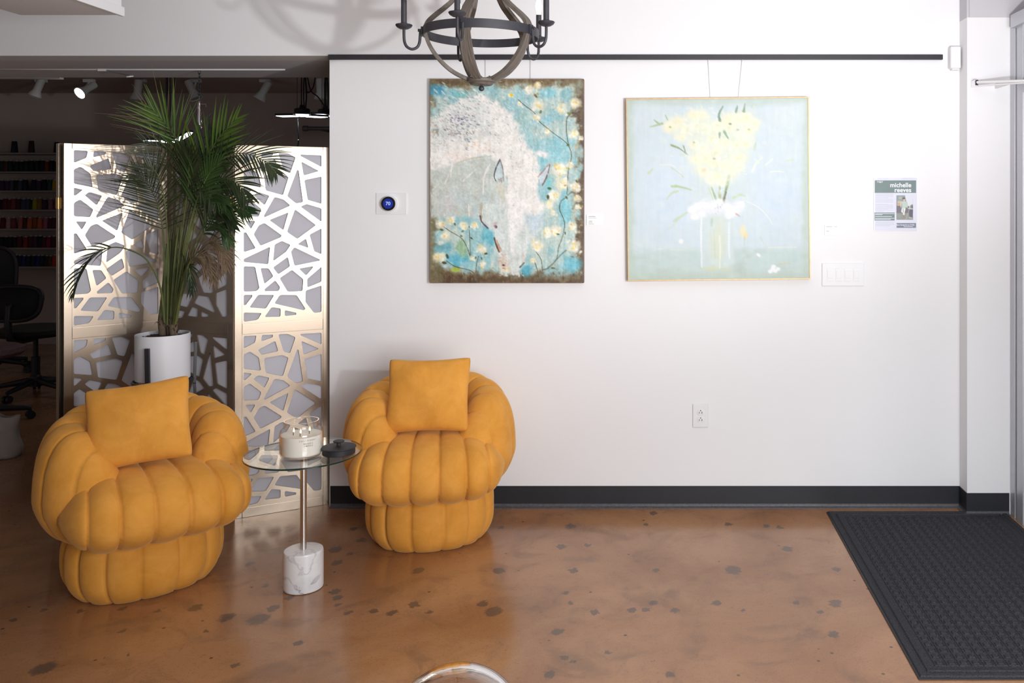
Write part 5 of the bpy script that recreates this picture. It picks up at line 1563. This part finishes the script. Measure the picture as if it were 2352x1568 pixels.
for k, a in enumerate(ANG):
    ra = math.radians(-a)      # picture angle: positive towards the lens
    q = catmull([Vector((r, 0, z)) for r, z in prof], 6)
    bm = BM(); w = .0180; th = .0065
    rings_ = []
    for i, p in enumerate(q):
        d = (q[min(i + 1, len(q) - 1)] - q[max(i - 1, 0)]).normalized(); n = Vector((d.z, 0, -d.x))
        s = Vector((0, 1, 0)); ww = w * min(1.0, .62 + p.x * 2.2)
        rings_.append([bm.verts.new(p - n * th + s * sy * ww + n * (th * (1 + sn))) for sy, sn in ((-1, -1), (1, -1), (1, 1), (-1, 1))])
    for A_, B_ in zip(rings_[:-1], rings_[1:]):
        for i in range(4):
            j = (i + 1) % 4; bm.faces.new((A_[i], A_[j], B_[j], B_[i]))
    bm.faces.new(rings_[0]); bm.faces.new(list(reversed(rings_[-1])))
    uv = bm.loops.layers.uv.new('grain')
    for f in bm.faces:
        for lp in f.loops:
            lp[uv].uv = (lp.vert.co.z * .9 + lp.vert.co.x * .9 + k, lp.vert.co.y + (lp.vert.co.x - lp.vert.co.z) * .05 + k * .3)
    bmesh.ops.recalc_face_normals(bm, faces=bm.faces[:])
    bmesh.ops.transform(bm, matrix=Matrix.Rotation(ra, 4, 'Z'), verts=bm.verts[:])
    obj('wood_rib', bm, M_wood, ch, 50)
    # candle arm
    bm = BM()
    pts = [(RR + .004, 0, .004), (RR + .012, 0, .0), (RR + .014, 0, -.02), (RR + .016, 0, -.040), (RR + .024, 0, -.058), (RR + .042, 0, -.066), (RR + .060, 0, -.058), (RR + .069, 0, -.040), (RR + .071, 0, -.015), (RR + .071, 0, .008)]
    tube(bm, catmull(pts, 6), .0052, 10)
    box(bm, RR + .003, RR + .011, -.011, .011, -.017, .017, bev=.001); cyl(bm, (RR + .010, 0, .004), (RR + .022, 0, .004), .0055, 10)
    RM = Matrix.Rotation(ra, 4, 'Z')
    bmesh.ops.transform(bm, matrix=RM, verts=bm.verts[:])
    arm = obj('candle_arm', bm, M_iron, ch, 40)
    cx_ = RR + .071
    bm = BM(); lathe(bm, [(0, .006), (.016, .007), (.026, .013), (.0305, .020), (.0295, .023), (.020, .019), (.013, .020), (.013, .028), (.0105, .029), (.0105, .112), (.0075, .112), (0, .106)], 28, RM @ T3(cx_, 0, 0))
    obj('cup_and_sleeve', bm, M_iron, arm, 40)
    bm = BM(); lathe(bm, [(0, .108), (.007, .111), (.0075, .120), (.0120, .136), (.0130, .147), (.009, .166), (.003, .184), (0, .192)], 20, RM @ T3(cx_, 0, 0))
    obj('flame_bulb', bm, M_bulb, arm, True)
bm = BM(); lathe(bm, [(0, -.192), (.034, -.192), (.040, -.190), (.044, -.184), (.047, -.182), (.053, -.180), (.0545, -.177), (.0545, -.171), (.052, -.168), (0, -.168)], 40)
obj('bottom_cap', bm, M_woodcap, ch, 30)
bm = BM(); sphere(bm, (0, 0, -.2035), .0105, 20, 12); cyl(bm, (0, 0, -.195), (0, 0, -.188), .004, 10); obj('finial', bm, M_iron, ch, True)
bm = BM(); lathe(bm, [(0, .310), (.058, .310), (.062, .320), (.062, .335), (.050, .345), (0, .345)], 32); obj('top_cap', bm, M_woodcap, ch, 30)
bm = BM(); cyl(bm, (0, 0, .335), (0, 0, 2.86 - RZ - .02), .006, 12); obj('stem_rod', bm, M_iron, ch, True)
bm = BM(); lathe(bm, [(0, 2.86 - RZ - .025), (.055, 2.86 - RZ - .022), (.065, 2.86 - RZ), (0, 2.86 - RZ)], 32); obj('ceiling_canopy', bm, M_iron, ch, 40)
bm = BM()
for a in ANG:
    ra = math.radians(-a)
    for rr_ in (.036,): cyl(bm, (rr_ * math.cos(ra), rr_ * math.sin(ra), -.168), (rr_ * math.cos(ra), rr_ * math.sin(ra), -.158), .004, 8)
obj('screws', bm, M_chrome, ch)
# ------------------------------------------------------------------ dim workroom behind the screen
SD = 9.30           # front of the wall shelves
M_shelf = mat('painted_shelf_board', (.30, .27, .25, 1), .7, var=.1, scale=6)
SHX0, SHX1 = P(-90, 0, SD).x, P(330, 0, SD).x
SHY = [351, 394, 437.5, 481, 524.5, 568, 611]
SHN = ['topmost', 'second from the top', 'third from the top', 'fourth from the top, middle', 'fifth from the top', 'sixth from the top', 'lowest']
for y, nm in zip(SHY, SHN):
    z = P(0, y, SD).z
    bm = BM(); box(bm, SHX0, SHX1, SD - .06, 9.449, z - .018, z, bev=.002)
    tag(obj('wall_shelf', bm, M_shelf, None, 30), 'long shelf board on the dim back wall, ' + nm + ' of the seven', 'shelf', 'thread shelves on the back wall')
bm = BM()
lathe(bm, [(0, 0), (.030, 0), (.031, .004), (.0235, .112), (.020, .118), (0, .118)], 20)
lathe(bm, [(.0, .1185), (.013, .1185), (.011, .132), (.0, .132)], 14, mi=1)
cone_me = bpy.data.meshes.new('thread_cone'); bm.to_mesh(cone_me); bm.free(); cone_me.shade_smooth(); cone_me.set_sharp_from_angle(angle=math.radians(40))
M_cap = mat('cone_tip', (.45, .43, .42, 1), .6, var=.05)
CLR = {'navy': (12, 18, 60), 'black': (10, 10, 12), 'dark brown': (52, 34, 22), 'dark green': (20, 50, 24), 'green': (24, 66, 26), 'russet': (130, 40, 20), 'purple': (74, 40, 90), 'slate': (70, 80, 110), 'teal': (14, 80, 86), 'yellow': (215, 165, 30),
       'dark red': (110, 14, 20), 'rose': (150, 60, 76), 'bright yellow': (190, 180, 20), 'gold': (160, 120, 30), 'mauve': (170, 110, 130), 'maroon': (90, 16, 32), 'pale pink': (215, 160, 160), 'salmon': (220, 110, 100), 'orange': (225, 110, 60),
       'amber': (160, 90, 30), 'pink': (210, 110, 140), 'red': (170, 24, 30), 'crimson': (160, 16, 70), 'royal blue': (20, 40, 130), 'orange red': (215, 50, 20), 'brown': (90, 56, 30)}
CM = {}
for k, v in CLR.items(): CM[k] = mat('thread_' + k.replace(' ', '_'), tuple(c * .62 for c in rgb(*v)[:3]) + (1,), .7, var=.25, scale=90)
ROWS = [
 [(-20, 'navy'), (32, 'navy'), (71, 'dark brown'), (130, 'navy'), (190, 'black')],
 [(-8, 'dark green'), (4, 'dark green'), (15, 'brown'), (25, 'navy'), (37, 'black'), (49, 'black'), (61, 'navy'), (73, 'black'), (85, 'navy'), (97, 'black'), (107, 'russet'), (118, 'black'), (129, 'black'), (141, 'navy')],
 [(-6, 'purple'), (5, 'purple'), (17, 'purple'), (28, 'slate'), (37, 'black'), (46, 'slate'), (57, 'navy'), (78, 'navy'), (90, 'purple'), (102, 'black'), (114, 'teal'), (126, 'yellow'), (138, 'gold')],
 [(-8, 'black'), (4, 'black'), (13, 'dark red'), (22, 'dark red'), (32, 'rose'), (43, 'maroon'), (55, 'slate'), (64, 'slate'), (72, 'dark green'), (81, 'bright yellow'), (91, 'gold'), (102, 'purple'), (116, 'mauve'), (129, 'rose'), (140, 'pink')],
 [(-6, 'maroon'), (7, 'dark red'), (19, 'pale pink'), (30, 'rose'), (48, 'salmon'), (58, 'maroon'), (69, 'orange'), (80, 'amber'), (92, 'orange'), (105, 'pink'), (115, 'maroon'), (124, 'maroon'), (134, 'red')],
 [(-8, 'black'), (3, 'black'), (14, 'black'), (24, 'black'), (34, 'black'), (45, 'dark red'), (59, 'red'), (71, 'maroon'), (81, 'purple'), (92, 'black'), (101, 'maroon'), (112, 'crimson'), (124, 'maroon'), (135, 'dark red')],
 [(-8, 'teal'), (3, 'teal'), (13, 'teal'), (25, 'amber'), (37, 'navy'), (46, 'navy'), (56, 'royal blue'), (66, 'navy'), (77, 'navy'), (88, 'royal blue'), (97, 'navy'), (107, 'dark green'), (116, 'brown'), (126, 'orange red'), (137, 'red')]]
ORD = ['top', 'second', 'third', 'fourth', 'fifth', 'sixth', 'lowest']
NUM = ['first', 'second', 'third', 'fourth', 'fifth', 'sixth', 'seventh', 'eighth', 'ninth', 'tenth', 'eleventh', 'twelfth', 'thirteenth', 'fourteenth', 'fifteenth']
rg = random.Random(5)
for r_, (row, y) in enumerate(zip(ROWS, SHY)):
    z = P(0, y, SD).z
    vis = 0
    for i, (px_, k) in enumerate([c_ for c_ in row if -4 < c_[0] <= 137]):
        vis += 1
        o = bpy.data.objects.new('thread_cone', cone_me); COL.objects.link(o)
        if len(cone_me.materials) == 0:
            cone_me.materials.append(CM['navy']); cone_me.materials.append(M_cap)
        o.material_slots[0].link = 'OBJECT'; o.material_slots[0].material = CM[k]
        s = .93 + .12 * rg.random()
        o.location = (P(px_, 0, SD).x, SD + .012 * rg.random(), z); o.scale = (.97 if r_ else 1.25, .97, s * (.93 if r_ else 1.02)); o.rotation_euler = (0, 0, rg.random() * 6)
        tag(o, '%s cone of thread, %s from the left on the %s shelf board' % (k, NUM[i], ORD[r_]), 'thread cone', 'cones of thread on the wall shelf')

# ---- office chairs
M_mesh = mat('black_mesh_fabric', (.010, .010, .012, 1), .8, var=.3, scale=80)
def office_chair(loc, rz, label, frame, seatm, bw=.50, bh=.26, bz=.74, tall=False, group='office chairs in the back room'):
    t = thing('office_chair', label, 'office chair', loc, rz, group)
    bm = BM()
    for k in range(5):
        a = 2 * PI * k / 5 + .3
        tube(bm, [(0, 0, .12), (.16 * math.cos(a), .16 * math.sin(a), .095), (.29 * math.cos(a), .29 * math.sin(a), .075)], [.028, .022, .016], 8)
    lathe(bm, [(0, .07), (.045, .07), (.045, .14), (.03, .16), (0, .16)], 20)
    obj('star_base', bm, M_black, t, 40)
    for k in range(5):
        a = 2 * PI * k / 5 + .3; c = Vector((.29 * math.cos(a), .29 * math.sin(a), .028))
        bm = BM(); tang = Vector((-math.sin(a), math.cos(a), 0))
        for s in (-.016, .016): cyl(bm, c + tang * (s - .009), c + tang * (s + .009), .028, 18)
        cyl(bm, c + Vector((0, 0, .0)), c + Vector((0, 0, .05)), .008, 8)
        obj('caster', bm, M_black, t, 40)
    bm = BM(); lathe(bm, [(0, .15), (.030, .15), (.030, .30), (.018, .30), (.018, .46), (0, .46)], 20); obj('gas_lift', bm, M_black, t, 40)
    bm = BM(); vs = lathe(bm, [(0, .455), (.10, .455), (.22, .470), (.25, .495), (.245, .525), (.20, .540), (0, .530)], 40)
    for v in bm.verts:
        v.co.x = spow(v.co.x / .25, .8) * .25; v.co.y = spow(v.co.y / .25, .8) * .24
    obj('seat', bm, seatm, t, 50)
    bm = BM(); tube(bm, catmull([(0, .05, .45), (0, .24, .46), (0, .285, .56), (0, .275, bz)], 8), .026, 10); obj('back_post', bm, M_black, t, True)
    loop = []
    for k in range(48):
        a = 2 * PI * k / 48
        x = spow(math.cos(a), .62) * bw / 2; z = spow(math.sin(a), .62) * bh / 2
        loop.append(Vector((x, .25 - .5 * x * x - .08 * (z / bh), bz + z)))
    bm = BM(); tube(bm, loop, .017, 8, closed=True); obj('back_frame', bm, frame, t, True)
    bm = BM()
    f = [bm.verts.new(p) for p in loop]; c1 = bm.verts.new((0, .262, bz))
    for i in range(48): bm.faces.new((f[i], f[(i + 1) % 48], c1))
    g2 = [bm.verts.new(p + Vector((0, .008, 0))) for p in loop]; c2 = bm.verts.new((0, .270, bz))
    for i in range(48): bm.faces.new((g2[(i + 1) % 48], g2[i], c2)); bm.faces.new((f[i], g2[i], g2[(i + 1) % 48], f[(i + 1) % 48]))
    bmesh.ops.recalc_face_normals(bm, faces=bm.faces[:])
    obj('mesh_back', bm, seatm, t, True)
    return t
FD = CH * FPX / (898 - VY)
office_chair((P(82, 0, 7.0).x, 7.0, 0), math.radians(178), 'black low-backed office chair on casters left of the gold screen', M_black, M_mesh, .42, .25, .745)
oc2 = office_chair((P(2, 0, 7.9).x - .05, 7.9, 0), math.radians(200), 'black high-backed office chair leaning at the left edge by the thread shelves', M_black, M_mesh, .44, .52, .86)
M_whitef = mat('white_chair_frame', (.60, .60, .62, 1), .5, var=.03)
M_pinkmesh = mat('grey_rose_mesh', (.16, .09, .10, 1), .8, var=.5, scale=60)
office_chair((P(-48, 0, 6.05).x, 6.05, 0), math.radians(172), 'white framed mesh office chair cut off by the left edge', M_whitef, M_pinkmesh, .40, .44, .69)

# ---- cloth tote bag on the floor
M_tote = mat('unbleached_canvas', (.42, .38, .35, 1), .9, var=.12, scale=25, bump=.4, bscale=60)
TB = P(-34, 1052, CH * FPX / (1052 - VY))
t = thing('tote_bag', 'pale canvas tote bag slumped on the floor at the left edge', 'bag', (TB.x, TB.y, 0), math.radians(24))
rows = []
for k in range(15):
    v = k / 14; z = .002 + v * .235
    ring = []
    for i in range(48):
        a = 2 * PI * i / 48
        wx = .175 * (1 + .05 * math.sin(v * 7)) * (1 - .03 * v); wy = .085 * (1 - .72 * v ** 1.5)
        x = spow(math.cos(a), .5) * wx; y = spow(math.sin(a), .55) * wy
        dz = (.028 * math.sin(x * 16 + .8) + .02 * math.cos(x * 33)) * v ** 3
        ring.append((x + .006 * math.sin(z * 40 + a * 3), y + .008 * math.sin(x * 30 + z * 28), z + dz))
    rows.append(ring)
obj('bag_body', grid_mesh(rows, True, (0, 0, .002), None), M_tote, t, True)
for sy in (-.02, .02):
    bm = BM(); q = catmull([(-.07, sy, .20), (-.075, sy * 1.5, .245), (-.03, sy * 2.4, .275), (.03, sy * 2.0, .262), (.06, sy * 1.4, .235), (.065, sy, .20)], 8)
    tube(bm, q, .010, 8); obj('handle', bm, M_tote, t, True)

# ---- ceiling fittings
M_track = mat('white_track_lamp', (.62, .62, .62, 1), .5, var=.04)
M_lens = emat('lamp_lens', (1.0, .90, .76, 1), 12)
M_lensoff = mat('dull_lens', (.30, .29, .28, 1), .3, var=.1)
CZ3 = 2.654
def track_lamp(px, py, d, tilt, yaw, label, lit=False):
    p = P(px, py, d)
    t = thing('track_light', label, 'track light', tuple(p), 0, 'track lights on the back room ceiling')
    M = Matrix.Rotation(yaw, 4, 'Z') @ Matrix.Rotation(tilt, 4, 'Y')
    bm = BM(); lathe(bm, [(0, .11), (.030, .11), (.034, .10), (.034, -.01), (.058, -.065), (.060, -.075), (.054, -.075), (.050, -.066), (0, -.060)], 28, M); obj('lamp_head', bm, M_track, t, 40)
    bm = BM(); lathe(bm, [(0, -.064), (.0515, -.067), (.0515, -.070), (0, -.070)], 28, M); obj('lens', bm, M_lens if lit else M_lensoff, t)
    bm = BM(); e = Vector((0, .04, .03)); 
    tube(bm, [M @ Vector((0, .036, .02)), M @ Vector((0, .06, .04)), (0, .05, CZ3 - .03 - p.z), (0, .05, CZ3 - p.z)], .009, 8)
    box(bm, -.05, .05, .03, .07, CZ3 - .028 - p.z, CZ3 - p.z, bev=.003)
    obj('stem', bm, M_track, t, 40)
    if lit:
        l = bpy.data.lights.new('track_lamp_light', 'SPOT'); l.energy = 5; l.color = (1, .82, .6); l.spot_size = math.radians(100); l.spot_blend = .6; l.shadow_soft_size = .04
        lo = bpy.data.objects.new('track_lamp_light', l); COL.objects.link(lo); lo.parent = t
        lo.matrix_local = M @ T3(0, 0, -.08)
track_lamp(86, 205, 8.3, .35, .6, 'white track light at the far left of the ceiling, unlit')
track_lamp(197, 206, 8.3, 1.0, 1.25, 'lit track light glowing warm left of the palm', True)
track_lamp(316, 210, 8.3, .1, 0, 'unlit white track light left of the palm top')
track_lamp(443, 210, 8.3, -.45, 0, 'unlit track light just left of the hanging chain')
track_lamp(604, 212, 8.3, .5, .3, 'unlit track light right of the palm, left of the shop lights')
track_lamp(736, 208, 8.3, -.05, 0, 'unlit track light next to the white wall edge, behind black cords')
a = P(-60, 189, 8.25); b = P(165, 189, 8.25)
bm = BM(); box(bm, a.x, b.x, 8.08, 8.14, CZ3 - .03, CZ3, bev=.003); tag(obj('lighting_track', bm, M_track, None, 30), 'long white lighting track at the far left of the back ceiling', 'lighting track')
a = P(300, 189, 8.25); b = P(470, 189, 8.25)
# white conduit under the soffit
z = P(0, 159, 4.92).z
bm = BM(); t = thing('ceiling_rod', 'white rod running along the ceiling above the gold screen', 'rod', (P(233, 0, 4.92).x, 4.92, z))
ox = P(233, 0, 4.92).x
cyl(bm, (P(-60, 0, 4.92).x - ox, 0, 0), (P(655, 0, 4.92).x - ox, 0, 0), .0065, 12); obj('rod', bm, M_whiteplastic, t, True)
bm = BM(); box(bm, -.014, .030, -.016, .016, -.012, HB - z, bev=.003); obj('clamp', bm, M_whiteplastic, t, 30)
bm = BM(); e = P(305, 175, 4.80) - Vector((ox, 4.92, z)); tube(bm, [(.02, 0, -.004), e, e + Vector((-.03, -.005, -.004))], .0045, 8); obj('hook_arm', bm, M_whiteplastic, t, True)

# chain with steel hook cylinder
cp = P(458, 160, 4.95)
t = thing('chain_hanger', 'bright steel cylinder with ring hanging from a dark chain above the palm', 'hanger', (cp.x, 4.95, P(0, 298, 4.95).z))
o0 = Vector(t.location)
def zz(py): return P(0, py, 4.95).z - o0.z
bm = BM(); ztop = HB - o0.z; zc_ = ztop
k = 0
while zc_ > zz(222):
    lk = [(math.cos(2 * PI * i / 14) * (.0065 if k % 2 == 0 else 0), math.cos(2 * PI * i / 14) * (0 if k % 2 == 0 else .0065), zc_ - .011 + math.sin(2 * PI * i / 14) * .0125) for i in range(14)]
    tube(bm, [Vector(p) for p in lk], .0019, 6, closed=True); zc_ -= .0195; k += 1
obj('chain', bm, M_blackmetal, t, True)
bm = BM(); cyl(bm, (0, 0, zz(232)), (0, 0, zc_ + .012), .0022, 8); obj('link_rod', bm, M_chrome, t, True)
bm = BM(); lathe(bm, [(0, zz(287)), (.0085, zz(287)), (.0098, zz(285)), (.0098, zz(252)), (.0085, zz(250.5)), (.0098, zz(249)), (.0098, zz(237)), (.007, zz(233)), (0, zz(232))], 24)
tube(bm, [(.009, 0, zz(239)), (.036, 0, zz(239)), (.038, 0, zz(246))], .0016, 6)
obj('cylinder', bm, M_chrome, t, 40)
bm = BM(); tube(bm, [Vector((math.cos(2 * PI * i / 24) * .0115, 0, zz(292.5) + math.sin(2 * PI * i / 24) * .0115)) for i in range(24)], .0024, 8, closed=True); obj('ring', bm, M_chrome, t, True)

# folding LED shop lights on cords
M_led = emat('white_led_panel', (.86, .90, 1.0, 1), 6)
def shop_light(px, py, d, label, rot=0.0, up=None, cord=True):
    p = P(px, py, d)
    t = thing('shop_light', label, 'work light', tuple(p), rot, 'black folding shop lights')
    bm = BM(); lathe(bm, [(0, .0), (.045, .0), (.060, .012), (.060, .050), (.050, .058), (.022, .060), (.018, .085), (0, .085)], 24); obj('hub', bm, M_black, t, 40)
    for k, (a, tl) in enumerate(((0, .0), (120, .02), (240, -.02)) if up is None else up):
        M = Matrix.Rotation(math.radians(a), 4, 'Z') @ T3(.045, 0, 0.004) @ Matrix.Rotation(tl, 4, 'Y')
        bm = BM(); box(bm, 0, .155, -.055, .055, -.004, .012, M, bev=.004); w_ = obj('wing', bm, M_black, t, 30)
        bm = BM(); box(bm, .012, .148, -.047, .047, -.0075, -.0042, M, bev=.001); obj('led_panel', bm, M_led, w_)
    bm = BM(); lathe(bm, [(0, -.004), (.036, -.004), (.036, 0), (0, 0)], 20); obj('centre_led', bm, M_led, t)
    l = bpy.data.lights.new('shop_light_glow', 'POINT'); l.energy = 1.5; l.color = (.9, .94, 1); l.shadow_soft_size = .03
    lo = bpy.data.objects.new('shop_light_glow', l); COL.objects.link(lo); lo.parent = t; lo.location = (0, 0, -.06)
    if cord:
        bm = BM()
        tube(bm, catmull([(-.028, 0, .05), (-.036, 0, .16), (-.030, 0, .28), (-.024, 0, CZ3 - p.z)], 6), .006, 8)
        tube(bm, catmull([(-.024, .01, .05), (-.018, .01, .18), (-.026, .01, CZ3 - p.z)], 6), .005, 8)
        tube(bm, catmull([(.006, 0, .085), (.006, 0, .2), (.0, 0, CZ3 - p.z)], 6), .005, 8)
        tube(bm, [(.042, 0, .05), (.040, 0, CZ3 - p.z)], .002, 6)
        obj('cord', bm, M_black, t, True)
    return t
shop_light(694, 266, 7.0, 'lit black folding shop light hanging left of the white wall edge', math.radians(172))
t2 = shop_light(747, 266, 7.75, 'lit black shop light half hidden by the white wall edge', math.radians(150))
t3 = shop_light(390, 324, 7.3, 'lit black shop light behind the palm, one wing folded up', math.radians(0), up=((0, -.5), (125, .0), (235, .03)))
# loose cords
t = thing('loose_cord', 'thin black cord dangling below the shop light near the white wall', 'cord', tuple(P(683, 272, 6.95)))
o0 = P(683, 272, 6.95)
bm = BM(); tube(bm, catmull([P(683, 272, 6.95) - o0, P(684, 300, 6.95) - o0, P(686, 318, 6.95) - o0, P(683, 340, 6.95) - o0], 6), .005, 8); obj('cable', bm, M_black, t, True)
bm = BM(); sphere(bm, P(685, 322, 6.94) - o0, .006, 10, 8); obj('cord_clip', bm, M_chrome, t)
t = thing('loose_cord', 'slack black cord looping between the two shop lights', 'cord', tuple(P(700, 170, 7.05)))
o0 = P(700, 170, 7.05)
bm = BM(); tube(bm, catmull([Vector((0, 0, CZ3 - o0.z)), P(702, 195, 7.05) - o0, P(707, 212, 7.05) - o0, P(716, 206, 7.05) - o0, P(722, 190, 7.05) - o0, Vector((P(730, 0, 7.05).x - o0.x, 0, CZ3 - o0.z))], 6), .005, 8); obj('cable', bm, M_black, t, True)
bm = BM(); tube(bm, catmull([Vector((0, -.01, CZ3 - o0.z)), P(712, 203, 7.05) - o0, P(730, 222, 7.08) - o0, P(744, 242, 7.12) - o0], 6), .005, 8); obj('cable', bm, M_black, t, True)

# pipe with threaded end
pp = P(696, 295, 8.6)
bm = BM(); L_ = P(800, 295, 8.6).x - pp.x
M = T3(pp.x, 8.6, pp.z) @ Matrix.Rotation(PI / 2, 4, 'Y')
lathe(bm, [(0, 0), (.026, 0), (.028, .004), (.028, .045), (.025, .050), (.0195, .052), (.0195, .060), (.0195, L_), (0, L_)], 24, M)
cyl(bm, (pp.x + .12, 8.6, pp.z), (pp.x + .12, 9.45, pp.z), .012, 10); cyl(bm, (pp.x + L_ - .05, 8.6, pp.z), (pp.x + L_ - .05, 9.45, pp.z), .012, 10)
M_pipe = mat('dark_steel_pipe', (.09, .085, .085, 1), .5, metal=.4, var=.2, scale=30)
tag(obj('wall_pipe', bm, M_pipe, None, 40), 'dark steel pipe rail with threaded end beside the white wall edge', 'pipe')
